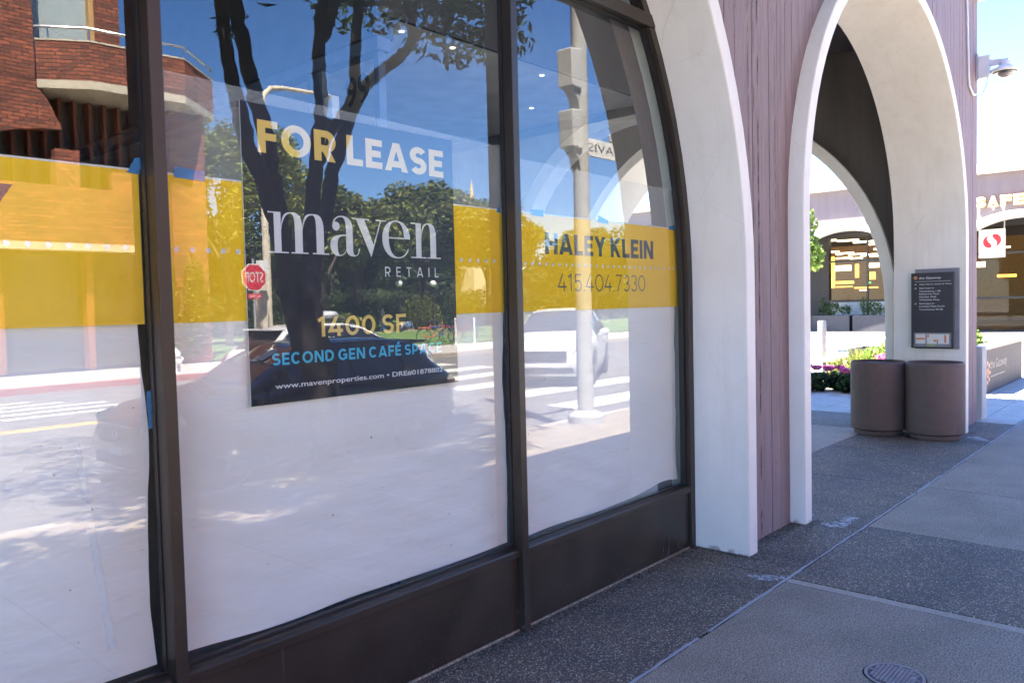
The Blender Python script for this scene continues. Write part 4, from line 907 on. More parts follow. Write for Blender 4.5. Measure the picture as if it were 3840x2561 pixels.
# low sign wall with the estate name
sw_ = thing('sign_wall', 'grey concrete planter wall with raised estate name and rosette', 'wall', (0, 0, 0))
SWM = simple('grey_wall_concrete', (.075, .073, .08), .8, 0, .12, 5, .2, 60)
m = MB(); m.box(14.45, 17.6, 2.8, 2.95, -.04, .70); m.build('front_panel', SWM, sw_, bevel=.006)
m = MB(); m.box(14.45, 17.6, 3.75, 3.9, -.04, .70); m.box(14.45, 14.6, 2.951, 3.749, -.04, .70); m.box(17.45, 17.6, 2.951, 3.749, -.04, .70); m.build('side_panels', SWM, sw_, bevel=.006)
m = MB(); m.box(14.44, 17.62, 2.78, 3.1, .702, .735); m.build('coping', CONC_P, sw_, bevel=.006)
m = MB(); m.box(14.62, 17.43, 2.96, 3.74, -.03, .6); m.build('soil', MATS['soil'], sw_)
text('lettering', 'the Gateway', (14.80, .33, 16.15, .53), PY(2.796), simple('raised_letter_grey', (.22, .215, .23), .6), sw_, .01)
m = MB(); m.box(14.85, 15.95, 2.795, 2.799, .245, .262); m.build('tagline_rule', MATS['raised_letter_grey'], sw_)
ROS = simple('rosette_copper', (.62, .30, .26), .5, .2)
for k in range(8):
    m = MB(); a = k*math.pi/4
    for q in range(2): disc(m, 14.62+.11*(q+.45)*math.cos(a), .33+.11*(q+.45)*math.sin(a), .034, PY(2.797))
    m.build('rosette_petal', ROS, sw_)
pl = MB(); pl.box(11.5, 11.75, 2.26, 3.4, -.04, .93)
tag(pl.build('low_wall', simple('pale_wall_concrete', (.5, .49, .46), .8, 0, .1, 5), None, bevel=.01), 'short pale concrete wall behind the corner of the pink building', 'wall')
hb = thing('clipped_shrub', 'small clipped shrub on the sign wall planter', 'shrub', (15.1, 3.35, .6)); leaves('foliage', LEAF_G, hb, [(0, 0, .32, .22, .22, .32), (.8, 0, .2, .3, .25, .2)], 1800, .06, 12, 1, .7)
# young ginkgo in the courtyard
gk = thing('young_tree', 'slender bright green tree in the courtyard seen through the arch', 'tree', (24.5, 9.80, -.05))
m = MB(); limb(m, [(0, 0, 0), (.05, 0, 1.5), (0, .05, 3), (.05, 0, 5)], .07, .02, 3); m.build('trunk', BARK2, gk, smooth=True)
leaves('crown', LEAF_G, gk, [(0, 0, 3.1, .7, .6, .7), (.1, .1, 3.9, .6, .55, .7), (-.1, 0, 4.5, .3, .3, .45), (0, -.35, 2.9, .4, .4, .45)], 3600, .12, 6, 1, .9)
# ------------------------------------------------------------------ supermarket across the courtyard
mk = thing('supermarket_building', 'lavender grey arcade shop building with white arches across the courtyard', 'building', (0, 0, 0))
MX = 38.0; LAV = simple('lavender_concrete', (.125, .105, .115), .8, 0, .1, 3, stretch=(1, 1, .15)); WHT2 = simple('sunlit_white_plaster', (.6, .585, .56), .7)  # one even off-white for the market's arch rims and roof edge
arcs = [dict(c=-1.0, a=2.85, b=2.2, z0=2.5), dict(c=6.1, a=2.85, b=2.2, z0=2.5), dict(c=13.1, a=2.85, b=2.2, z0=2.5), dict(c=20.1, a=2.85, b=2.2, z0=2.5)]
for A in arcs: rim('arch_rim', A, .27, PX(MX-.25), PX(MX+.6), WHT2, mk, 28)
w = MB(); us = sorted(set([-12, 30] + [A['c']+(A['a']+.27)*math.cos(math.pi*i/28) for A in arcs for i in range(29)]))
for u0, u1 in zip(us[:-1], us[1:]):
    o_ = max(arch_z(A, (u0+u1)/2, .27) for A in arcs) > 0
    za, zb_ = [max(arch_z(A, u, .27) for A in arcs) if o_ else 0 for u in (u0+1e-4, u1-1e-4)]
    w.prism([(u0, za-.06 if o_ else -.04), (u1, zb_-.06 if o_ else -.04), (u1, 6.55), (u0, 6.55)], PX(MX), PX(MX+.45))
w.build('arcade_wall', LAV, mk)
w = MB(); w.box(MX-.35, MX+20, -12.2, 30.2, 6.56, 6.95); w.build('roof_edge', WHT2, mk)
w = MB(); w.box(MX+.46, MX+3.2, -12, 30, 4.85, 6.5); w.build('arcade_soffit', simple('soffit_grey', (.09, .085, .085), .8), mk)
DKF = simple('shopfront_dark', (.03, .028, .03), .5)
yy = -11.5
for i, (a, b_) in enumerate(((-11, -3.4), (-3.4, -.6), (-.6, 4.0), (4.0, 8.6), (8.6, 9.1), (9.1, 12.4), (12.4, 14.96), (14.96, 16.6), (16.6, 30))):
    if i in (1, 4, 7): w = MB(); w.box(MX+3.0, MX+3.5, a, b_, -.04, 4.84); w.build('shopfront_pier', DKF, mk)
for y_ in (-.6, 2.0, 4.0, 6.2, 8.55, 9.15, 13.02, 14.94, 16.65, 18, 21):
    w = MB(); w.box(MX+2.95, MX+3.05, y_-.04, y_+.04, -.04, 4.62); w.build('shopfront_mullion', DKF, mk)
for z_ in (1.42, 3.4, 4.64): w = MB(); w.box(MX+2.96, MX+3.04, -12, 30, z_-.05, z_+.05); w.build('shopfront_rail', DKF, mk)
w = MB(); w.box(MX+2.97, MX+3.03, -12, 30, 4.70, 4.845); w.build('shopfront_header', DKF, mk)
for a, b_ in ((9.2, 12.97), (13.07, 14.9), (4.05, 8.5), (16.7, 29), (-.55, 3.95)):
    m = MB(); m.face([(MX+3.0, a, .1), (MX+3.0, b_, .1), (MX+3.0, b_, 4.58), (MX+3.0, a, 4.58)]); m.build('shopfront_glass', SHOPGLASS, mk)
FROST = simple('frosted_panel', (.45, .50, .52), .4)
m = MB(); m.box(MX+3.04, MX+3.06, 13.08, 14.88, .0, 1.36); m.build('frosted_panel', FROST, mk); m = MB(); m.box(MX+3.04, MX+3.06, 9.2, 12.96, .0, 1.36); m.build('frosted_panel', FROST, mk)
# lit interior
w = MB(); w.box(MX+3.1, MX+22, -11, 29, 5.2, 5.5); w.build('store_ceiling', simple('store_ceiling_dark', (.03, .025, .02), .8), mk)
w = MB(); w.box(MX+20, MX+20.3, -11, 29, 0, 5.2); w.build('store_back_wall', simple('store_back_orange', (.34, .18, .06), .8), mk)
w = MB(); w.box(MX+3.2, MX+20, -11, 29, -.1, -.01); w.build('store_floor', simple('store_floor_tile', (.05, .045, .04), .4), mk)
STRIP = emit('strip_lamp_glow', (1, .80, .50), .55); AMB = emit('amber_counter_glow', (1, .42, .06), .35); SCREEN = emit('menu_screen_glow', (1, .78, .45), .35); GRN = emit('green_sign_glow', (.1, 1, .2), .3)
def at34(y, z, X): k = X/34; return y*k, 1.6+(z-1.6)*k
for (ya, yb, z_, X) in ((12.35, 12.05, 4.0, 43), (12.0, 11.15, 3.95, 43), (11.35, 10.8, 3.85, 44), (10.75, 10.5, 3.85, 44), (10.78, 10.45, 3.73, 45), (12.3, 11.95, 3.52, 47), (11.9, 11.35, 3.43, 48), (11.55, 10.85, 3.36, 49), (10.75, 10.35, 3.32, 49), (12.05, 11.85, 3.40, 48), (12.05, 11.4, 3.23, 51), (11.5, 11.0, 3.20, 52), (10.55, 10.35, 3.52, 47), (10.7, 10.35, 3.25, 50), (11.05, 10.85, 3.29, 50), (8.6, 8.0, 3.6, 46), (6.4, 5.8, 3.3, 50)):
    a, za = at34(ya, z_, X); b_, _ = at34(yb, z_, X); m = MB(); m.box(X-.07, X+.07, b_, a, za-.05, za+.03); m.build('strip_lamp', STRIP, mk)
for (ya, yb, zl, zh, X, mt) in ((12.08, 11.45, 2.70, 2.92, 52, SCREEN), (10.72, 10.35, 2.78, 2.96, 52, SCREEN), (11.27, 11.15, 2.40, 2.95, 50, AMB), (12.05, 11.35, 2.16, 2.27, 54, AMB), (12.05, 11.4, 2.02, 2.06, 54, AMB), (10.75, 10.68, 2.15, 2.2, 50, GRN), (11.3, 10.4, 1.95, 2.0, 53, AMB), (12.3, 12.12, 2.0, 3.3, 53, AMB), (10.7, 10.5, 2.3, 2.6, 53, AMB), (11.1, 10.85, 1.85, 1.9, 49, SCREEN), (7.4, 6.6, 2.6, 2.8, 52, SCREEN), (6.2, 5.6, 2.2, 2.3, 52, AMB)):
    a, za = at34(ya, zl, X); b_, zb_ = at34(yb, zh, X); m = MB(); m.box(X-.1, X+.05, b_, a, za, zb_); m.build('lit_panel', mt, mk)
for i, (y_, h, c) in enumerate(((13.2, 1.5, (.30, .12, .05)), (16.0, 1.6, (.12, .08, .06)), (17.2, 1.45, (.35, .28, .12)), (18.6, 1.7, (.10, .07, .06)), (15.0, 1.3, (.28, .24, .2)))):
    m = MB()
    for q in range(3): m.box(47, 48.2, y_-.5, y_+.5, .5*q, .5*q+.06); m.box(47.2, 48.0, y_-.45, y_+.45, .5*q+.07, .5*q+.3)
    m.build('shelf_display', simple('display_colour_%d' % i, tuple(q_*.25 for q_ in c), .6), mk)
# sign letters over the arcade
LET = emit('sign_letter_cream', (.75, .48, .20), .03)
def sletters(s, y0, y1, z0, z1):
    n = len(s); wd_ = (y0-y1)/n
    for i, ch in enumerate(s):
        a = -y0+i*wd_
        for d in (0,): o = text('sign_letter', ch, (a+.03, z0, a+wd_-.03, z1), lambda u, v: (MX-.18, -u, v), LET, mk, .06)
        md = o.modifiers.new('solid', 'SOLIDIFY'); md.thickness = .1; md.offset = -1
sletters('SAFEWAY', 7.75, 4.55, 5.17, 5.60)
bs = thing('blade_sign', 'white hanging sign with a red S emblem under the arcade', 'sign', (38.75, 7.26, 0))
m = MB(); m.box(-.05, .05, -.48, .50, 3.12, 4.32); m.build('panel', SIGNW, bs, bevel=.02)
m = MB(); m.tube([(0, -.44, 4.32), (0, -.44, 4.85)], .025, 8); m.tube([(0, .44, 4.32), (0, .44, 4.85)], .025, 8); m.build('bracket', GREYM, bs)
BF = lambda u, v: (-.053, -u, v)
text('lettering', 'SAFEWAY', (-.33, 3.28, .33, 3.38), BF, simple('sign_text_dark', (.05, .05, .05), .6), bs, .0)
RED = simple('emblem_red', (.30, .008, .018), .5)
cx, cz = .0, 3.82; K_ = .36
lobe = [(cx-.02+K_*a, cz+K_*b) for a, b in q3((-.05, .78), (-.62, .62), (-.9, .25), (-.88, -.15)) + q3((-.88, -.15), (-.85, -.62), (-.45, -.9), (-.08, -.78)) + q3((-.08, -.78), (.15, -.6), (-.05, -.35), (-.28, -.1)) + q3((-.28, -.1), (-.55, .2), (-.5, .55), (-.05, .78))]
m = MB(); m.face([BF(*p) for p in lobe]); m.build('emblem_half', RED, bs); m = MB(); m.face([BF(2*cx-.0-p[0], 2*cz-p[1]) for p in lobe]); m.build('emblem_half', RED, bs)
for i, (a, b_) in enumerate(((13.2, 15.0), (11.2, 13.05))):
    t = planter('dark planter with shrubs under the arcade, %s' % ('left of the two' if i == 0 else 'right of the two'), 38.9, 39.6, a, b_, .74, CORT, 'planters along the arcade')
    leaves('shrub', LEAF_H, t, [(0, -.6, 1.0, .2, .3, .25), (0, .0, 1.05, .25, .35, .35), (0, .5, 1.15, .15, .2, .5)], 900, .12, 20+i, 1, .4)
# ------------------------------------------------------------------ brick building across the street (mirrored in the glass)
BR = mat_brick('red_brick'); RUST = simple('rust_steel', (.26, .085, .035), .6, .1, .2); CREAM = simple('cream_concrete', (.52, .47, .36), .8, 0, .15, 3)
FY = -19.7
bb = thing('brick_building', 'red brick building with faceted balcony and rust steel fins across the street', 'building', (0, 0, 0))
def bx(name, mat, *a, **k): m = MB(); m.box(*a); return m.build(name, mat, bb, **k)
bx('upper_wall', BR, -14, 8.14, FY-8, FY, 8.25, 16); bx('upper_wall', BR, 10.02, 10.75, FY-8, FY-.6, 8.25, 16); bx('upper_wall', BR, 8.14, 10.02, FY-8, FY-.6, 12.2, 16)
wn = bx('window', simple('balcony_window', (.38, .45, .45), .15, 0, .04), 8.2, 9.84, FY-.80, FY-.7, 8.3, 12.15); o = MB(); o.box(9.85, 10.0, FY-.75, FY-.55, 8.3, 12.1); o.build('window_jamb', simple('tan_timber', (.50, .30, .12), .6), wn)
plan = [(8.18, FY), (9.32, FY+.85), (11.94, FY+1.1), (13.7, FY-.5)]
def facet(name, z0, z1, t, mat, grow=0):
    m = MB()
    for (xa, ya), (xb, yb) in zip(plan[:-1], plan[1:]):
        d = Vector((xb-xa, yb-ya, 0)).normalized(); nn = Vector((d.y, -d.x, 0)); nn = nn if nn.y > 0 else -nn
        p = [(xa+nn.x*grow, ya+nn.y*grow), (xb+nn.x*grow, yb+nn.y*grow), (xb-nn.x*t, yb-nn.y*t), (xa-nn.x*t, ya-nn.y*t)]
        m.prism(p, lambda u, v: (u, v, z0), lambda u, v: (u, v, z1))
    return m.build(name, mat, bb)
facet('balcony_parapet', 8.255, 9.33, .2, BR); facet('balcony_coping', 9.332, 9.38, .22, CREAM, .02)
m = MB(); m.prism(plan+[(13.0, FY-4), (8.18, FY-4)], lambda u, v: (u, v, 8.02), lambda u, v: (u, v, 8.252)); m.build('balcony_slab', CREAM, bb)
rp = [(p[0], p[1]-.05, 9.72) for p in plan]; m = MB(); m.tube(rp, .04, 8)
m.build('balcony_rail', CHROME, bb, smooth=True)
for t_ in (.25, 1.0, 1.5, 2.0, 2.5, 2.95):
    i = min(int(t_), 2); f_ = t_-i; p = Vector(rp[i]).lerp(Vector(rp[i+1]), f_); m = MB(); m.tube([(p.x, p.y, 9.385), (p.x, p.y, 9.70)], .025, 6); m.build('rail_post', CHROME, bb)
spn = [(7.0, 8.24), (8.20, 8.24), (8.79, 6.93), (8.2, 6.90), (7.6, 6.80), (7.0, 6.62), (6.0, 6.2), (4.0, 5.4), (2.0, 5.0), (2.0, 8.24)]
m = MB(); m.prism(spn, PY(FY), PY(FY-.35)); m.build('spandrel', BR, bb)
for k in range(16):
    x0 = 6.4+k*.42
    bx('fin', RUST, x0, x0+.09, FY-1.05, FY-.7, 3.6, 8.0)
bx('recess_back_wall', simple('recess_grey', (.24, .22, .19), .8), -14, 13.0, FY-2.2, FY-1.1, 0, 8.0)
bx('corner_pier', BR, 11.9, 13.05, FY-1.6, FY, 0, 8.0); bx('pilaster', BR, 10.1, 10.75, FY-.5, FY, 3.72, 5.9); bx('spandrel_band', BR, -14, 10.1, FY-.5, FY, 3.72, 5.35); bx('pilaster', BR, 8.55, 9.2, FY-.5, FY, 5.351, 6.4)
bx('cornice', CREAM, -14, 10.9, FY-.55, FY+.08, 3.5, 3.715); bx('shopfront_glass', simple('dark_shop_glass', (.03, .03, .032), .1), -14, 11.8, FY-1.0, FY-.9, .1, 3.49)
for xg in (2, 4.5, 7, 9.4): bx('shopfront_post', RUST, xg, xg+.2, FY-.89, FY-.5, 0, 3.49)
ivy = leaves('ivy', LEAF_Y, bb, [(11.6, FY+.1, 2.2, .35, .12, 1.4), (12.5, FY+.12, 1.9, .5, .12, 1.6), (12.0, FY+.1, .8, .7, .12, .8)], 2600, .12, 31)
PAV = simple('pavilion_wall', (.44, .31, .24), .8)
# far buildings above the park trees
fbld = thing('far_tower', 'pale distant building rising behind the park trees', 'building', (104, -100, 0)); m = MB(); m.box(-7, 7, -8, 8, 0, 15.5); m.build('wall', simple('far_tower_wall', (.45, .43, .42), .8), fbld)
for i in range(6):
    for j in range(3): m = MB(); m.box(-6.4+i*2.1, -5.2+i*2.1, 8.001, 8.05, 3+j*4, 5.2+j*4); m.build('window', MATS['dark_shop_glass'], fbld)
sp = thing('spire', 'small bright gilded spire poking above the park trees', 'spire', (57.5, -51, 0)); m = MB(); m.lathe([(.6, 0), (.55, 10), (.35, 11.5), (.12, 13.3), (.0001, 14.2)], (0, 0, 0), 10); m.build('shaft', simple('gilded', (.75, .55, .22), .4), sp)
m = MB(); m.box(-.9, .9, -.9, .9, 0, 6); m.build('plinth', CREAM, sp)

tag(MB().box(35.2, 60, -12, 30, -.3, -.03).build('arcade_floor', simple('arcade_floor_tile', (.10, .095, .095), .7), None), kind='structure')
# ------------------------------------------------------------------ street tree in front of the window
tr = thing('street_tree', 'large multi-stemmed dark street tree rising behind the parked car', 'tree', (0, 0, 0))
TY = -1.36
def S_(pts): return [(x, TY+dy, z) for x, dy, z in pts]
m = MB()
limb(m, S_([(4.66, 0, -.05), (4.60, 0, .5), (4.55, 0, .95), (4.45, 0, 1.3), (4.34, 0, 1.75), (4.28, 0, 2.05)]), .155, .19, 1, 16, .012)
m.lathe([(.30, -.05), (.22, .03), (.17, .16)], (4.65, TY, 0), 16)
limb(m, S_([(4.36, .03, 1.45), (4.19, .05, 2.1), (4.02, .08, 2.6), (3.80, .10, 3.1), (3.68, .12, 3.5), (3.61, .14, 3.85), (3.56, .15, 4.35), (3.5, .2, 5.4), (3.2, .5, 6.8)]), .09, .042, 2, 12)
limb(m, S_([(4.36, -.04, 1.45), (4.22, -.05, 2.1), (4.16, -.08, 2.7), (4.11, -.1, 3.2), (4.0, -.1, 3.64), (3.90, -.1, 4.05), (3.84, -.12, 4.5), (3.9, -.3, 5.6), (3.6, -.8, 7.0)]), .10, .046, 3, 12)
limb(m, S_([(4.42, .06, 1.5), (4.42, .08, 2.2), (4.48, .1, 2.8), (4.55, .12, 3.3), (4.58, .12, 3.7), (4.60, .1, 4.1), (4.67, .1, 4.6), (4.9, .3, 5.6), (5.0, .8, 7)]), .085, .038, 4, 12)
limb(m, S_([(4.62, .1, 4.2), (4.78, .05, 4.5), (4.92, .0, 4.7), (5.3, -.2, 5.5)]), .07, .03, 5, 10)
limb(m, S_([(4.45, -.04, 1.55), (4.6, -.08, 2.2), (4.75, -.08, 2.65), (4.86, -.08, 3.05), (5.02, -.06, 3.5), (5.12, -.05, 3.9), (5.16, -.05, 4.4), (5.2, 0, 5.0), (5.6, -.4, 6.4)]), .088, .042, 6, 12)
limb(m, S_([(4.62, .02, 3.05), (4.74, -.02, 3.3), (4.9, -.04, 3.48), (5.03, -.05, 3.62)]), .065, .055, 7, 10)
limb(m, S_([(4.98, -.06, 3.42), (5.2, -.1, 3.78), (5.5, -.12, 4.08), (5.75, -.12, 4.28), (5.95, -.12, 4.5), (5.97, -.12, 4.75), (5.9, -.12, 5.1), (6.2, -.3, 6.2)]), .07, .035, 8, 10)
limb(m, S_([(5.93, -.12, 4.48), (6.3, -.3, 4.75), (6.9, -.4, 5.1)]), .045, .02, 9, 8)
m.build('trunk', BARK, tr, smooth=True, angle=70)
LEAF_T = LEAF_D
cl = [(6.5, TY-.2, 5.0, .55, .7, .32), (7.2, TY-.3, 5.15, .6, .7, .42), (7.6, TY-.3, 4.9, .35, .5, .30), (6.9, TY, 5.5, .9, .9, .5), (5.8, TY-.1, 5.35, .6, .8, .35), (6.2, TY+.3, 6.2, 1.3, 1.3, .8), (4.6, TY+.2, 6.6, 1.5, 1.5, .9), (3.2, TY, 6.5, 1.3, 1.5, .9), (5.2, TY-.9, 6.4, 1.4, 1.3, .9), (3.6, TY-1, 7.2, 1.4, 1.4, .9), (5.5, TY+.9, 7.3, 1.4, 1.4, 1), (4.4, TY, 8.0, 1.8, 1.8, .9), (7.3, TY-.8, 6.4, 1.1, 1.2, .8), (2.2, TY-.3, 6.0, .9, 1.2, .6), (7.0, TY-2.0, 5.9, 1.1, 1.0, .6), (4.8, TY-2.2, 6.3, 1.3, 1.0, .7), (2.6, TY-2.0, 6.4, 1.2, 1.0, .6)]
cl += [(2.6, .3, 7.0, 1.2, 1.0, .7), (4.2, .6, 7.2, 1.3, 1.0, .7), (5.6, .8, 7.0, 1.2, 1.0, .7), (3.4, 1.3, 7.6, 1.2, .9, .6), (5.0, 1.6, 7.8, 1.3, .9, .6), (1.6, -.4, 6.9, 1.0, 1.0, .6)]
leaves('crown', LEAF_T, tr, [(-.9+q*.8, 2.1+.35*(q % 3), 6.5+.3*(q % 2), .75, .6, .4) for q in range(7)], 5200, .19, 44, .6, .42)
leaves('crown', LEAF_T, tr, [(1.2+q*.85, 1.3+.5*(q % 3), 6.5+.35*(q % 2), .8, .8, .45) for q in range(5)]+[(1.6+q*.9, .3+.4*(q % 2), 6.8, .8, .7, .45) for q in range(4)], 5200, .18, 43, .6, .4)
leaves('crown', LEAF_T, tr, cl, 19000, .17, 41, .6, .36)
leaves('sprig', LEAF_T, tr, [(3.80, TY-.1, 4.2, .16, .14, .18), (3.55, TY+.15, 4.45, .2, .2, .08), (4.0, TY, 4.5, .18, .15, .1), (4.70, TY-.02, 3.42, .08, .08, .12), (4.95, TY, 4.75, .3, .2, .12), (5.5, TY, 4.9, .35, .2, .15), (6.15, TY-.1, 4.55, .18, .15, .2), (6.6, TY-.1, 4.55, .22, .2, .22)], 260, .17, 42, .6, .36)
# ------------------------------------------------------------------ cars
def interp(P_, x):
    for (a, b), (c, d) in zip(P_[:-1], P_[1:]):
        if x <= c: t = (x-a)/(c-a) if c > a else 0; t = max(0, min(1, t)); return b+(d-b)*t
    return P_[-1][1]
TYRE = simple('tyre_rubber', (.02, .02, .021), .8); RIM = simple('alloy_rim', (.45, .45, .46), .3, .9); CGLASS = simple('car_glass', (.012, .014, .017), .04, 0, .02, coat=.6); TRIM = simple('car_black_trim', (.018, .018, .02), .45)
LAMPW = simple('headlamp_lens', (.55, .56, .58), .08, 0, .05, coat=1); LAMPR = simple('tail_lamp_lens', (.28, .012, .014), .12, 0, .05, coat=1); PLATE = simple('number_plate', (.62, .62, .6), .5)
def car(name, label, cat, loc, rz, paint, S, sensor=False, group=None, sunshade=False):
    """car along local +x (nose at x=0, tail at -L); S scales"""
    t = thing(name, label, cat, loc, rz, group); L, W = 4.40, .91
    top = [(0, .60), (.06, .76), (.3, .90), (.8, .99), (1.22, 1.06), (1.62, 1.30), (2.0, 1.49), (2.4, 1.545), (2.9, 1.55), (3.4, 1.52), (3.78, 1.45), (4.02, 1.22), (4.24, 1.02), (4.36, .93), (4.40, .62)]
    belt = [(0, .56), (.3, .80), (1.2, .95), (2.5, .99), (4.0, 1.04), (4.24, .98), (4.40, .58)]
    hw = [(0, .70), (.08, .80), (.35, .875), (.9, .91), (3.4, .91), (4.0, .88), (4.3, .80), (4.40, .70)]
    bot = [(0, .34), (.12, .22), (.6, .20), (3.8, .21), (4.25, .26), (4.40, .40)]
    rw = [(0, .62), (1.2, .78), (1.62, .70), (2.0, .62), (3.0, .61), (3.7, .60), (4.05, .66), (4.3, .68), (4.40, .62)]
    xs = sorted(set([0, .03, .06, .12, .2, .3, .45, .6, .8, 1.0, 1.15, 1.22, 1.35, 1.5, 1.62, 1.8, 2.0, 2.2, 2.4, 2.65, 2.9, 3.15, 3.4, 3.6, 3.78, 3.9, 4.02, 4.13, 4.24, 4.30, 4.36, 4.40]))
    def sec(x):
        zt, zb, w_, r_, z0 = interp(top, x), min(interp(belt, x), interp(top, x)-.03), interp(hw, x), min(interp(rw, x), interp(hw, x)*.97), interp(bot, x)
        return [(0, zt), (r_*.55, zt-.004), (r_*.88, zt-.022), (r_, zt-.05 if zt-zb > .12 else zt-.02), (w_*.955, zb), (w_*.985, zb-.05), (w_, zb-.14), (w_*1.0, (zb+z0)/2), (w_*.985, z0+.16), (w_*.93, z0+.03), (w_*.8, z0), (0, z0)]
    mb = MB(); n = 12
    rows = [sec(x) for x in xs]
    for sgn in (1, -1):
        k = len(mb.v)
        for x, r_ in zip(xs, rows): mb.v += [(-x*S, sgn*y*S, z*S) for y, z in r_]
        for i in range(len(xs)-1):
            for j in range(n-1): a = k+i*n+j; mb.f.append((a, a+1, a+n+1, a+n)); mb.m.append(0)
        mb.f.append(tuple(k+j for j in range(n))); mb.m.append(0); e = k+(len(xs)-1)*n; mb.f.append(tuple(e+j for j in range(n))); mb.m.append(0)
    o = mb.build('body', paint, t, recalc=False)
    b = bmesh.new(); b.from_mesh(o.data); bmesh.ops.remove_doubles(b, verts=b.verts, dist=1e-4); bmesh.ops.recalc_face_normals(b, faces=b.faces); b.to_mesh(o.data); b.free()
    o.data.polygons.foreach_set('use_smooth', [True]*len(o.data.polygons)); o.data.set_sharp_from_angle(angle=R(40))
    def side(x, z):
        r_ = sec(x)
        for (ya, za), (yb, zb) in zip(r_[:-1], r_[1:]):
            if zb <= z <= za: return ya+(yb-ya)*((za-z)/max(1e-6, za-zb))
        return r_[4][0]
    def panel(nm, mat, poly_lo, poly_hi, x0, x1, off=.012, n_=14):
        for sgn in (1, -1):
            m = MB()
            for i in range(n_):
                xa, xb = x0+(x1-x0)*i/n_, x0+(x1-x0)*(i+1)/n_
                for j in range(4):
                    q = []
                    for x_, f_ in ((xa, j/4), (xb, j/4), (xb, (j+1)/4), (xa, (j+1)/4)):
                        zl, zh = poly_lo(x_), max(poly_lo(x_), poly_hi(x_)); z_ = zl+(zh-zl)*f_; q.append((-x_*S, sgn*(side(x_, z_)+off)*S, z_*S))
                    m.face(q)
            m.build(nm, mat, t, smooth=True)
    lo = lambda x: interp(belt, x)+.015
    panel('window_surround', TRIM, lambda x: interp(belt, x)+.0, lambda x: min(interp(top, x)-.045, 1.485), 1.52, 3.98, .006, 24)
    panel('side_window', CGLASS, lo, lambda x: min(interp(top, x)-.085, 1.44), 1.66, 2.52); panel('side_window', CGLASS, lo, lambda x: min(interp(top, x)-.085, 1.44), 2.58, 3.34); panel('side_window', CGLASS, lambda x: lo(x)+.03, lambda x: min(interp(top, x)-.10, 1.43), 3.40, 3.86)
    def glass(nm, x0, x1, wf):
        m = MB()
        for i in range(10):
            for j in range(10):
                q = []
                for a, c in ((i, j), (i+1, j), (i+1, j+1), (i, j+1)):
                    x_ = x0+(x1-x0)*a/10; r_ = sec(x_); y_ = (-1+2*c/10)*r_[3][0]*wf; ay = abs(y_)
                    z_ = r_[0][1]
                    for (ya, za), (yb, zb) in zip(r_[:3], r_[1:4]):
                        if ya <= ay <= yb: z_ = za+(zb-za)*(ay-ya)/(yb-ya)
                    q.append((-x_*S, y_*S, (z_+.014)*S))
                m.face(q)
        m.build(nm, CGLASS, t, smooth=True)
    glass('windscreen', 1.24, 1.98, .96); glass('rear_window', 3.80, 4.18, .9)
    for x_ in (.82, 3.52):
        for sgn in (1, -1):
            m = MB(); y_ = sgn*.80
            m.lathe([(.19, -.10), (.30, -.11), (.335, -.08), (.34, 0), (.335, .08), (.30, .11), (.21, .10)], (0, 0, 0), 32, 'y'); wh = m.build('wheel', TYRE, t, smooth=True)
            wh.location = (-x_*S, y_*S, .34*S); wh.scale = (S, S, S)
            m = MB()
            m.lathe([(.225, sgn*.085), (.205, sgn*.10), (.19, sgn*.06), (.19, sgn*-.05)], (0, 0, 0), 32, 'y'); m.lathe([(.05, sgn*.115), (.05, sgn*.05)], (0, 0, 0), 12, 'y')
            for q in range(5):
                for d in (-.13, .13):
                    a = q*2*math.pi/5; p0 = Vector((.04*math.cos(a+d*2), sgn*.10, .04*math.sin(a+d*2))); p1 = Vector((.20*math.cos(a+d), sgn*.085, .20*math.sin(a+d))); m.tube([p0, p1], .016, 6)
            m.build('rim', RIM, wh, smooth=True)
            m = MB(); m.lathe([(.0001, sgn*.03), (.19, sgn*.03)], (0, 0, 0), 24, 'y'); m.build('brake_disc', TRIM, wh)
            # wheel arch lip and dark housing
            m = MB(); ys = sgn*(interp(hw, x_)+.008)
            for i in range(16):
                a0, a1 = math.pi*(-.08+1.16*i/16), math.pi*(-.08+1.16*(i+1)/16)
                m.face([(-(x_-r_*math.cos(a))*S, ys*S, (.34+r_*math.sin(a))*S) for a, r_ in ((a0, .345), (a1, .345), (a1, .42), (a0, .42))])
            m.build('wheel_arch', TRIM, t)
            m = MB()
            m.face([(-(x_-.35*math.cos(math.pi*i/12*1.1-.15))*S, (ys-sgn*.004)*S, (.34+.35*math.sin(math.pi*i/12*1.1-.15))*S) for i in range(13)]); m.build('wheel_housing', BLACK, t)
    def bxx(nm, mat, x0, x1, y0, y1, z0, z1, bev=.01): m = MB(); m.box(-x1*S, -x0*S, y0*S, y1*S, z0*S, z1*S); return m.build(nm, mat, t, bevel=bev)
    bxx('grille', TRIM, -.02, .1, -.44, .44, .52, .72); bxx('lower_intake', TRIM, -.022, .1, -.56, .56, .28, .40); bxx('number_plate', PLATE, -.03, -.021, -.16, .16, .41, .49, .002); bxx('rear_plate', PLATE, 4.401, 4.415, -.16, .16, .66, .76, .002)
    bxx('grille_bar', CHROME, -.028, -.021, -.45, .45, .715, .735, .003)
    m = MB(); m.tube([(.024*S, .06*math.cos(q*math.pi/8)*S, (.62+.045*math.sin(q*math.pi/8))*S) for q in range(17)], .008*S, 6); m.build('emblem', CHROME, t)
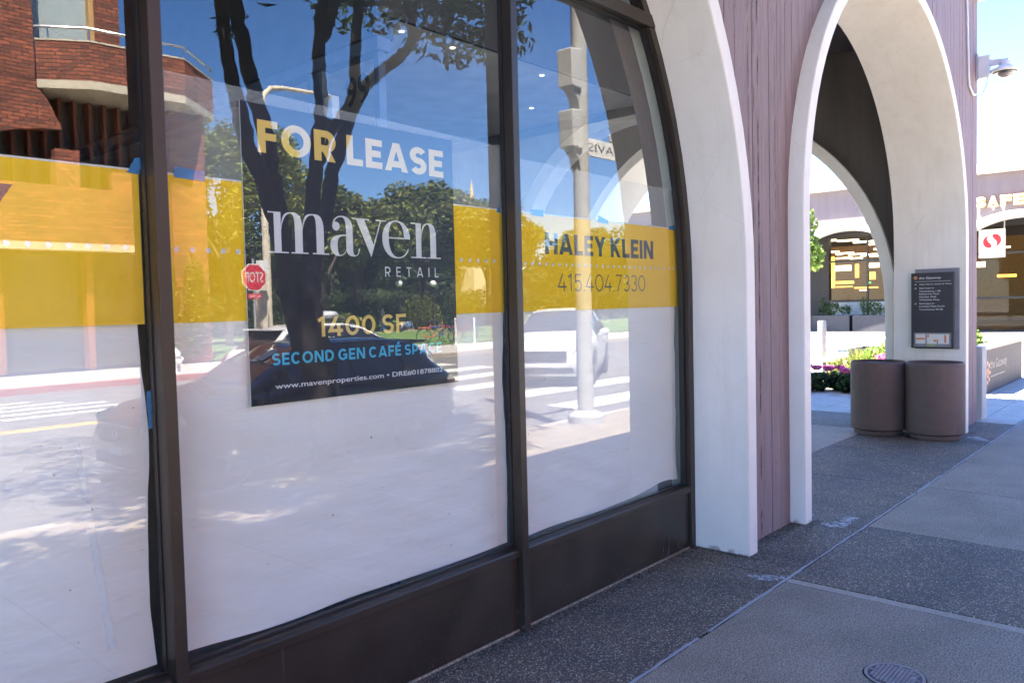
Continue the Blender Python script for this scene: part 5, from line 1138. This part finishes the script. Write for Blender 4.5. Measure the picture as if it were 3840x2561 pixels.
    for s_ in (1, -1):
        m = MB(); pts = [(.02, .50, .66), (.02, .60, .78), (.32, .84, .83), (.36, .86, .74), (.12, .78, .66)]
        m.face([(-a*S, s_*(b_+.022)*S, (c+.012)*S) for a, b_, c in pts]); m.build('headlamp', LAMPW, t)
        m = MB(); pts = [(4.20, .835, .98), (4.08, .885, .92), (4.16, .86, .78), (4.40, .72, .74), (4.42, .70, .88)]
        m.face([(-a*S, s_*(b_+.022)*S, c*S) for a, b_, c in pts]); m.build('tail_lamp', LAMPR, t)
        m = MB(); m.sphere((-1.62*S, s_*1.03*S, 1.03*S), .11*S, 12, 8, (.75, 1, .75)); m.tube([(-1.6*S, s_*.90*S, .99*S), (-1.62*S, s_*.98*S, 1.0*S)], .025*S, 6); m.build('wing_mirror', paint, t, smooth=True)
        for xh in (2.42, 3.28): m = MB(); m.tube([(-(xh-.09)*S, s_*.925*S, .80*S), (-(xh-.06)*S, s_*.945*S, .805*S), (-(xh+.06)*S, s_*.945*S, .805*S), (-(xh+.09)*S, s_*.925*S, .80*S)], .014*S, 8); m.build('door_handle', CHROME, t, smooth=True)
        for xd in (1.55, 2.55, 3.36):
            m = MB(); zz = [.30+.065*i for i in range(10)]
            for za, zb_ in zip(zz[:-1], zz[1:]): m.face([(-(xd-.006)*S, s_*(side(xd, za)+.004)*S, za*S), (-(xd+.006)*S, s_*(side(xd, za)+.004)*S, za*S), (-(xd+.006)*S, s_*(side(xd, zb_)+.004)*S, zb_*S), (-(xd-.006)*S, s_*(side(xd, zb_)+.004)*S, zb_*S)])
            m.build('door_seam', BLACK, t)
    bxx('rear_spoiler', paint, 3.72, 4.02, -.56, .56, 1.425, 1.465, .015)
    bxx('underbody', BLACK, .3, 4.1, -.78, .78, .14, .22)
    if sunshade:
        m = MB(); m.face([(-(1.62)*S, -.3*S, 1.325*S), (-1.62*S, -.1*S, 1.33*S), (-1.85*S, -.1*S, 1.44*S), (-1.85*S, -.3*S, 1.435*S)]); m.build('windscreen_sticker', PLATE, t)
    if sensor:
        m = MB(); m.box(-3.2*S, -2.2*S, -.5*S, .5*S, 1.57*S, 1.63*S); m.build('roof_rack', TRIM, t, bevel=.02)
        m = MB(); m.lathe([(.48*S, 1.63*S), (.5*S, 1.70*S), (.44*S, 1.77*S), (.0001, 1.80*S)], (-2.7*S, 0, 0), 28); m.build('sensor_base', paint, t, smooth=True)
        m = MB(); m.lathe([(.15*S, 1.79*S), (.15*S, 1.98*S), (.17*S, 1.99*S), (.16*S, 2.04*S), (.0001, 2.05*S)], (-2.7*S, 0, 0), 24); m.build('sensor_drum', TRIM, t, smooth=True)
        for s_ in (1, -1): m = MB(); m.box(-.62*S, -.40*S, s_*.88*S-.06, s_*.88*S+.06, .86*S, 1.0*S); m.build('corner_sensor', paint, t, bevel=.02)
    return t
DARKP = simple('dark_blue_grey_paint', (.020, .024, .034), .22, .35, .03, coat=.8); WHITEP = simple('white_car_paint', (.50, .51, .52), .3, 0, .02, coat=.6)
car('parked_car', 'dark blue grey hatchback parked at the kerb behind the street tree', 'car', (3.28, -3.05, RZ), math.pi, DARKP, .925, sunshade=True)
car('driving_car', 'white car waiting before the crosswalk seen front on in the right pane', 'car', (13.0, -5.45, RZ), math.atan2(.50, -.866), WHITEP, 1.08)
car('sensor_car', 'white car with a rooftop sensor drum passing behind the dark parked car', 'car', (12.1, -8.6, RZ), 0, WHITEP, .98, True)
# ------------------------------------------------------------------ signal pole
sp_ = thing('signal_pole', 'tall pale signal pole with boxes and street name blade at the kerb', 'pole', (8.63, -1.17, 0))
POLE = simple('pole_pale_paint', (.36, .365, .36), .5, 0, .08, 6)
m = MB(); m.lathe([(.24, -.02), (.24, .10), (.19, .14), (.125, .17)], (0, 0, 0), 20); m.build('base', POLE, sp_, smooth=True)
m = MB(); m.lathe([(.112, .16), (.105, 4), (.095, 8.5), (.0001, 8.55)], (0, 0, 0), 20); m.build('shaft', POLE, sp_, smooth=True)
for z0 in (3.62, 4.40):
    m = MB(); m.prism([(-.30, z0+.50), (-.08, z0+.52), (-.08, z0+.0), (-.28, z0+.02)], lambda u, v: (u, -.14, v), lambda u, v: (u, .10, v)); o = m.build('signal_box', LGREY, sp_, bevel=.015)
    m = MB(); m.prism([(-.26, z0+.018), (-.09, z0+.0), (-.09, z0-.28), (-.14, z0-.10)], lambda u, v: (u, -.09, v), lambda u, v: (u, .06, v)); m.build('box_bracket', GREYM, o)
bl_ = MB(); bl_.box(.12, 1.02, -.012, .012, 3.58, 3.82); blade = bl_.build('street_name_blade', SIGNW, sp_, bevel=.006)
text('lettering', 'DAVIS', (.18, 3.645, .98, 3.755), lambda u, v: (1.14-u, .0135, v), P_GREY, blade, .0)
m = MB(); m.box(.09, .12, -.03, .03, 3.55, 3.85); m.build('blade_clamp', GREYM, sp_)
m = MB(); m.box(.72, .95, -.05, .05, 3.83, 3.95); m.build('blade_top_box', SIGNW, sp_, bevel=.02)
# stop sign
ss = thing('stop_sign', 'red octagonal stop sign with small plate on a steel post across the street', 'sign', (12.35, -15.75, -.02))
ang = math.atan2(-12.35, 15.75)*.0
m = MB(); m.tube([(0, -.03, 0), (0, -.03, 3.15)], .035, 8); m.build('post', GREYM, ss)
def octa(r): return [(r*math.cos(R(22.5+45*i)), 2.62+r*math.sin(R(22.5+45*i))) for i in range(8)]
SRED = simple('stop_red', (.48, .015, .03), .5)
m = MB(); m.prism(octa(.42), PY(.0), PY(.012)); m.build('border', SIGNW, ss); m = MB(); m.prism(octa(.39), PY(.0125), PY(.016)); m.build('face', SRED, ss)
text('lettering', 'STOP', (-.28, 2.48, .28, 2.77), lambda u, v: (-u, .018, v), SIGNW, ss, .0)
m = MB(); m.box(-.22, .22, .0, .012, 2.0, 2.15); pl_ = m.build('plate', SRED, ss); text('lettering', 'ALL WAY', (-.18, 2.035, .18, 2.115), lambda u, v: (-u, .0135, v), SIGNW, pl_)
m = MB(); m.box(.10, .48, -.02, -.008, 2.75, 3.12); m.build('notice_plate', SIGNW, ss)
# hydrant
hy = thing('fire_hydrant', 'white fire hydrant on the far sidewalk by the red kerb', 'hydrant', (9.9, -15.7, -.02))
m = MB(); m.lathe([(.17, 0), (.17, .05), (.11, .07), (.11, .45), (.14, .46), (.14, .50), (.13, .56), (.08, .64), (.03, .67), (.03, .71), (.0001, .71)], (0, 0, 0), 20); m.build('barrel', SIGNW, hy, smooth=True)
m = MB(); m.lathe([(.05, -.19), (.06, -.19), (.06, -.16), (.045, -.15), (.045, .15), (.06, .16), (.06, .19), (.0001, .19)], (0, 0, .38), 12, 'x'); m.lathe([(.055, .0), (.055, .17), (.075, .18), (.075, .22), (.0001, .22)], (0, 0, .34), 12, 'y'); m.build('nozzles', SIGNW, hy, smooth=True)
# street light with a curved arm, park lamps, parking post
sl = thing('street_light', 'tall cream street light with a curved arm over the far kerb', 'street light', (13.3, -16.6, -.02))
m = MB(); m.tube([(0, 0, 0), (0, 0, 7.7), (.08, 0, 8.15), (.35, 0, 8.42), (.8, 0, 8.5), (2.1, 0, 8.58)], [.13, .10, .09, .08, .07, .05], 12); m.build('pole', CREAM, sl, smooth=True)
m = MB(); m.sphere((2.35, 0, 8.56), .28, 12, 8, (1, .5, .3)); m.build('lamp_head', LGREY, sl, smooth=True)
lp = None
for i, (x_, y_) in enumerate(((33.6, -34.4), (36.6, -34.4))):
    t = thing('park_lamp', 'park lamp post with a white globe, %s of the two' % ('left' if i == 0 else 'right, half behind a trunk'), 'lamp', (x_, y_, .05), group='globe lamps in the park')
    m = MB(); m.lathe([(.16, 0), (.12, .2), (.06, .3), (.05, 2.85), (.10, 2.9)], (0, 0, 0), 12); m.build('post', BLACK, t, smooth=True); m = MB(); m.sphere((0, 0, 3.12), .235, 16, 12); m.build('globe', SIGNW, t, smooth=True)
for i, (x_, y_) in enumerate(((24.0, -18.3), (23.35, -18.75), (25.6, -18.0), (27.2, -17.7))):
    t = thing('white_bollard', 'white ball-topped bollard at the park edge, %s' % ('just right of the bicycles', 'leftmost, beside the bicycles', 'second from the right', 'rightmost of the row')[i], 'bollard', (x_, y_, -.02), group='white bollards at the park edge')
    m = MB(); m.lathe([(.11, 0), (.11, .06), (.05, .1), (.045, .95), (.06, 1.0), (.03, 1.03), (.065, 1.09), (.0001, 1.16)], (0, 0, 0), 14); m.build('post', SIGNW, t, smooth=True)
fe = thing('park_fence', 'low dark metal hoop fence along the park lawn', 'fence', (26.5, -21.5, 0))
for i in range(14): m = MB(); m.tube([(i*.5, 0, 0), (i*.5, 0, .8)], .012, 6); m.build('picket', BLACK, fe)
for z_ in (.15, .82): m = MB(); m.tube([(-.2, 0, z_), (6.8, 0, z_)], .018, 6); m.build('rail', BLACK, fe)
m = MB(); m.tube([(12.35, -14.95+.2-.9, 0), (12.35, -15.65, 0)], .02, 4)
# utility post
up_ = thing('timber_post', 'pale square post behind the trunk beside the stop sign', 'post', (12.9, -16.3, -.02)); m = MB(); m.box(-.13, .13, -.13, .13, 0, 2.75); m.build('shaft', CREAM, up_, bevel=.02); m = MB(); m.box(-.16, .16, -.16, .16, 2.751, 2.8); m.build('cap', CREAM, up_)
# bicycles at a rack
def bike(label, x, y, rz, col):
    t = thing('bicycle', label, 'bicycle', (x, y, .0), rz, 'bicycles parked at the park edge')
    for xx_ in (-.52, .52):
        m = MB(); m.tube([(xx_+.33*math.cos(a*math.pi/10), 0, .34+.33*math.sin(a*math.pi/10)) for a in range(21)], .022, 6, False); w_ = m.build('wheel', TYRE, t)
        m = MB()
        for a in range(6): m.tube([(xx_, 0, .34), (xx_+.32*math.cos(a*math.pi/3), 0, .34+.32*math.sin(a*math.pi/3))], .005, 4)
        m.build('spokes', CHROME, w_)
    m = MB(); m.tube([(-.52, 0, .34), (-.08, 0, .32), (.38, 0, .78), (-.2, 0, .80), (-.08, 0, .32)], .022, 6); m.tube([(-.52, 0, .34), (-.2, 0, .80), (-.23, 0, .95)], .016, 6); m.tube([(.52, 0, .34), (.38, 0, .78), (.35, 0, 1.0)], .018, 6); m.build('frame', col, t)
    m = MB(); m.sphere((-.25, 0, .97), .12, 10, 6, (1.2, .6, .35)); m.build('saddle', BLACK, t); m = MB(); m.tube([(.33, -.25, 1.03), (.38, -.1, 1.0), (.38, .1, 1.0), (.33, .25, 1.03)], .016, 6); m.build('handlebar', BLACK, t)
    m = MB(); m.box(-.75, -.3, -.1, .1, .70, .74); m.build('rear_rack', col, t)
bike('orange bicycle parked at the park edge behind the dark car', 23.6, -20.3, .5, simple('bike_orange', (.65, .16, .04), .4)); bike('blue bicycle next to the orange bicycle at the park edge', 24.4, -20.6, .6, simple('bike_blue', (.05, .12, .35), .4)); bike('red bicycle farthest right at the park edge', 25.2, -20.4, .4, simple('bike_red', (.5, .05, .03), .4))
# ------------------------------------------------------------------ park trees and shrubs
def ptree(label, x, y, h, crown, n, size, mat, seed, tr_=.25, group='trees in the park'):
    t = thing('park_tree', label, 'tree', (x, y, .05), group=group); rg = random.Random(seed); m = MB()
    limb(m, [(0, 0, -.1), (.1, 0, h*.25), (-.1, .1, h*.5), (0, 0, h*.8)], tr_, tr_*.4, seed)
    for q in range(5):
        a = rg.uniform(0, 6.28); r = rg.uniform(.25, .45)*h*.5; limb(m, [(0, 0, h*rg.uniform(.28, .45)), (r*.5*math.cos(a), r*.5*math.sin(a), h*.55), (r*math.cos(a), r*math.sin(a), h*rg.uniform(.65, .8))], tr_*.45, .04, seed+q)
    m.build('trunk', BARK2, t, smooth=True)
    leaves('crown', mat, t, crown, n, size, seed)
def dome(cx, cy, cz, rx, ry, rz, k, seed):
    rg = random.Random(seed); out = []
    for i in range(k):
        a = rg.uniform(0, 6.28); e = math.asin(rg.uniform(-.15, 1)); f = rg.uniform(.62, .86)
        q = rg.uniform(.22, .36); out.append((cx+rx*f*math.cos(a)*math.cos(e), cy+ry*f*math.sin(a)*math.cos(e), cz+rz*f*math.sin(e), rx*q, ry*q, rz*q*.8))
    return out
ptree('broad domed tree with dense crown in the middle of the park', 40, -39.2, 10, dome(0, 0, 6.0, 6.3, 5, 5.0, 46, 1), 20000, .46, LEAF_M, 51, .4)
ptree('rounded park tree right of the domed tree', 49, -41, 10, dome(0, 0, 6.0, 5.2, 5, 4.6, 36, 2), 13000, .46, LEAF_M, 52, .35)
ptree('tall airy pale green tree beside the brick building', 18.6, -28.7, 10, dome(0, 0, 5.8, 2.0, 2, 4.4, 26, 3), 6500, .26, LEAF_Y, 53, .18)
ptree('tall airy tree directly behind the stop sign', 21.8, -28.9, 10, dome(0, 0, 6.2, 1.9, 2, 4.2, 26, 4), 6500, .26, LEAF_Y, 54, .18)
ptree('leafy tree between the stems of the street tree', 26.0, -32, 8.5, dome(0, 0, 4.9, 3.0, 2.5, 3.8, 30, 5), 10000, .36, LEAF_M, 55, .25)
ptree('dark leafy tree left of the domed tree', 31, -35.5, 8.5, dome(0, 0, 4.9, 3.2, 3, 3.8, 30, 6), 11000, .40, LEAF_M, 56, .25)
ptree('dark low tree behind the park lamps', 36.2, -46, 8, dome(0, 0, 4.2, 4.5, 3, 3.6, 34, 7), 8000, .42, LEAF_D, 57, .25)
ptree('dark tree at the back of the lawn, left', 24, -44, 9, dome(0, 0, 4.4, 5, 3, 4.2, 34, 8), 8000, .45, LEAF_D, 58, .25)
ptree('dark tree at the far back behind the domed tree', 46, -56, 10, dome(0, 0, 4.6, 7, 3, 4.5, 34, 9), 8000, .55, LEAF_D, 59, .25)
ptree('bright green tree at the right edge of the park', 60, -38, 9, dome(0, 0, 4.8, 4.5, 4, 4.2, 30, 10), 8000, .40, LEAF_D, 60, .25)
ptree('tree behind the parked cars at the far right', 70, -30, 8, dome(0, 0, 4.5, 4.0, 4, 3.8, 30, 11), 6000, .42, LEAF_D, 61, .25)
def bush(label, x, y, cl, n, size, mat, seed):
    t = thing('park_shrub', label, 'shrub', (x, y, .05), group='shrubs in the park'); leaves('foliage', mat, t, cl, n, size, seed)
    m = MB(); limb(m, [(0, 0, -.05), (0, 0, .5), (.1, 0, 1.0)], .05, .02, seed); m.build('stem', BARK2, t)
bush('clipped dark hedge block at the right of the park lamps', 35.4, -30.5, [(i*.5-.8, 0, 1.2, .5, .8, 1.4) for i in range(5)], 5000, .16, LEAF_H, 71)
bush('round dark shrub behind the lease poster figures', 28.6, -33.0, [(0, 0, 1.0, 1.2, 1.0, 1.0), (.8, 0, .8, .9, .9, .8)], 3000, .18, LEAF_H, 72)
bush('pale bushy shrub between the two park lamps', 37.5, -37, [(0, 0, 1.3, 1.4, 1, 1.3), (1, 0, 1, 1, 1, 1)], 3000, .2, LEAF_M, 73)
bush('low green shrub left of the round dark shrub', 20.5, -25.5, [(0, 0, .8, 1.4, 1, .8), (2, 0, .7, 1.2, 1, .7)], 3000, .16, LEAF_M, 74)
# courtyard tree seen through the shop
ptree('courtyard tree seen through the shop and its side arch', 17, 17.5, 7, dome(0, 0, 4.2, 2.6, 2.6, 2.8, 26, 12), 6000, .22, LEAF_G, 62, .15, 'trees in the courtyard')
ptree('courtyard tree farther back behind the passage', 26, 24, 8, dome(0, 0, 4.6, 3.2, 3.2, 3.2, 26, 13), 6000, .26, LEAF_G, 63, .18, 'trees in the courtyard')
# people on the lawn
SKIN = simple('skin', (.45, .28, .20), .6, 0, .05); 
def person(label, x, y, rz, shirt, trousers, seated=False):
    t = thing('person', label, 'person', (x, y, .05), rz, 'people in the park')
    if seated: J = {'p': (0, 0, .12), 'c': (-.06, 0, .45), 'n': (-.06, 0, .58), 'h': (-.04, 0, .72), 'sl': (-.06, .17, .52), 'el': (.02, .24, .28), 'wl': (.2, .2, .18), 'sr': (-.06, -.17, .52), 'er': (.02, -.24, .28), 'wr': (.2, -.2, .18), 'hl': (.02, .09, .12), 'kl': (.36, .14, .34), 'al': (.62, .1, .05), 'fl': (.74, .1, .05), 'hr': (.02, -.09, .12), 'kr': (.36, -.14, .34), 'ar': (.62, -.1, .05), 'fr': (.74, -.1, .05)}
    else: J = {'p': (0, 0, .92), 'c': (0, 0, 1.25), 'n': (0, 0, 1.45), 'h': (.02, 0, 1.62), 'sl': (0, .18, 1.38), 'el': (-.03, .24, 1.1), 'wl': (.06, .22, .86), 'sr': (0, -.18, 1.38), 'er': (-.03, -.24, 1.1), 'wr': (.06, -.22, .86), 'hl': (0, .09, .88), 'kl': (.08, .1, .48), 'al': (-.02, .1, .07), 'fl': (.12, .11, .04), 'hr': (0, -.09, .88), 'kr': (-.02, -.1, .48), 'ar': (-.14, -.1, .07), 'fr': (0, -.11, .04)}
    rd_ = dict(p=.13, c=.14, n=.055, h=.10, sl=.065, el=.045, wl=.035, sr=.065, er=.045, wr=.035, hl=.085, kl=.06, al=.045, fl=.04, hr=.085, kr=.06, ar=.045, fr=.04)
    def skin(nm, ks, es, mat, par):
        me = bpy.data.meshes.new(nm); me.from_pydata([J[k] for k in ks], [(ks.index(a), ks.index(b)) for a, b in es], []); me.materials.append(mat)
        o = bpy.data.objects.new(nm, me); link(o, par); o.modifiers.new('skin', 'SKIN')
        if not me.skin_vertices: b = bmesh.new(); b.from_mesh(me); b.verts.layers.skin.verify(); b.to_mesh(me); b.free()
        for i, k in enumerate(ks): me.skin_vertices[0].data[i].radius = (rd_[k], rd_[k]*(.8 if k in 'pc' else 1))
        me.skin_vertices[0].data[0].use_root = True; s_ = o.modifiers.new('sub', 'SUBSURF'); s_.levels = 1; s_.render_levels = 1
    ks = list(J); skin('body', ks, [('p', 'c'), ('c', 'n'), ('n', 'h'), ('c', 'sl'), ('sl', 'el'), ('el', 'wl'), ('c', 'sr'), ('sr', 'er'), ('er', 'wr'), ('p', 'hl'), ('hl', 'kl'), ('kl', 'al'), ('al', 'fl'), ('p', 'hr'), ('hr', 'kr'), ('kr', 'ar'), ('ar', 'fr')], SKIN, t)
    for k in rd_: rd_[k] *= 1.14
    skin('shirt', ['p', 'c', 'sl', 'el', 'sr', 'er'], [('p', 'c'), ('c', 'sl'), ('sl', 'el'), ('c', 'sr'), ('sr', 'er')], shirt, t)
    skin('trousers', ['p', 'hl', 'kl', 'al', 'hr', 'kr', 'ar'], [('p', 'hl'), ('hl', 'kl'), ('kl', 'al'), ('p', 'hr'), ('hr', 'kr'), ('kr', 'ar')], trousers, t)
    m = MB(); h = J['h']; m.sphere((h[0]-.02, 0, h[2]+.03), .115, 10, 8, (1, .95, 1.0)); m.build('hair', BARK, t, smooth=True)
CLW = simple('cloth_white', (.65, .65, .66), .8); CLD = simple('cloth_dark', (.04, .05, .08), .8); CLB = simple('cloth_blue', (.12, .22, .45), .8)
person('person in white shirt sitting on the park lawn near the lamps', 35.2, -36.2, 1.2, CLW, CLD, True); person('person in blue shirt sitting on the lawn right of the white shirt', 36.4, -36.8, 2.0, CLB, CLD, True); person('person in pale shirt standing on the park path', 33.2, -35.6, .4, CLW, CLB)

# more street trees along the near kerb, left of the window view, and dense planting at the back of the park
def kerb_tree(label, x, seed):
    t = thing('street_tree', label, 'tree', (x, TY, 0)); m = MB(); rg = random.Random(seed)
    limb(m, [(0, 0, -.05), (.05, 0, 1.2), (-.05, .05, 2.2)], .19, .2, seed, 14)
    for q in range(5):
        a = q*1.25+rg.uniform(-.3, .3); limb(m, [(0, 0, 1.9), (.5*math.cos(a), .5*math.sin(a), 3.3), (1.0*math.cos(a), 1.0*math.sin(a), 4.8), (1.6*math.cos(a), 1.6*math.sin(a), 6.4)], .11, .04, seed+q, 10)
    m.build('trunk', BARK, t, smooth=True); leaves('crown', LEAF_D, t, dome(0, 0, 5.2, 3.2, 3.0, 2.6, 26, seed), 9000, .19, seed, .6, .36)
kerb_tree('street tree with full dark crown left of the window reflection', -1.7, 81)
for i, (x, y, h, rx, lab) in enumerate(((16, -50, 11, 7, 'dark tree mass behind the brick building corner'), (28, -54, 10, 7, 'dark tree behind the leafy park trees'), (36, -60, 11, 8, 'tall dark tree behind the round shrub'), (58, -55, 11, 8, 'dark tree behind the rounded tree at right'), (72, -48, 10, 8, 'dark tree behind the bright green tree'), (86, -36, 10, 8, 'dark tree at the far right of the park'), (100, -22, 9, 8, 'tree at the far end of the street'))):
    ptree(lab, x, y, h, dome(0, 0, h*.42, rx, 4, h*.52, 40, 90+i)+[(rx*(.8-q*.4), 0, 1.2, rx*.35, 2, 1.6) for q in range(5)], 7000, .6, LEAF_D, 90+i, .3, 'dark trees at the back of the park')

for i, (x, y, n_, lab) in enumerate(((22, -40, 7, 'long dark hedge at the back of the lawn, left'), (31, -43, 7, 'long dark hedge at the back of the lawn, middle'), (42, -47, 8, 'long dark hedge at the back of the lawn, right'), (54, -46, 8, 'dark shrub row under the rounded tree'), (67, -40, 8, 'dark shrub row at the far right of the lawn'), (82, -30, 8, 'dark shrub row along the far street edge'))):
    bush(lab, x, y, [((q-n_/2)*1.5, random.uniform(-.5, .5), 1.3, 1.3, 1.0, random.uniform(1.3, 2.1)) for q in range(n_)], 3500, .32, LEAF_D, 110+i)

# distant wood closing the view behind the park
mb = MB(); rg = random.Random(77); pts = []
def ridge(p0, p1, n):
    d = (Vector(p1)-Vector(p0)); nrm = Vector((-d.y, d.x)).normalized()
    for q in range(n):
        c = Vector(p0)+d*((q+rg.uniform(.2, .8))/n)+nrm*rg.uniform(-3, 3); h = rg.uniform(5.5, 9); mb.sphere((c.x, c.y, h*.45), 1, 9, 6, (rg.uniform(3, 5), rg.uniform(2.5, 4), h*.55))
ridge((8, -72), (120, -86), 46); ridge((120, -86), (150, -20), 24)
far_w = mb.build('distant_wood', simple('distant_foliage', (.022, .034, .010), .9, 0, .6, .9, .8, 3), None, smooth=True)
tag(far_w, 'distant dark wood closing the view behind the park', 'wood', kind='stuff')
leaves('foliage_fringe', LEAF_D, far_w, [(8+q*2.4, -72-q*.3+2.5, 3.5+rg.uniform(-1, 2), 2.2, 1.2, 3.2) for q in range(46)], 9000, .7, 120)
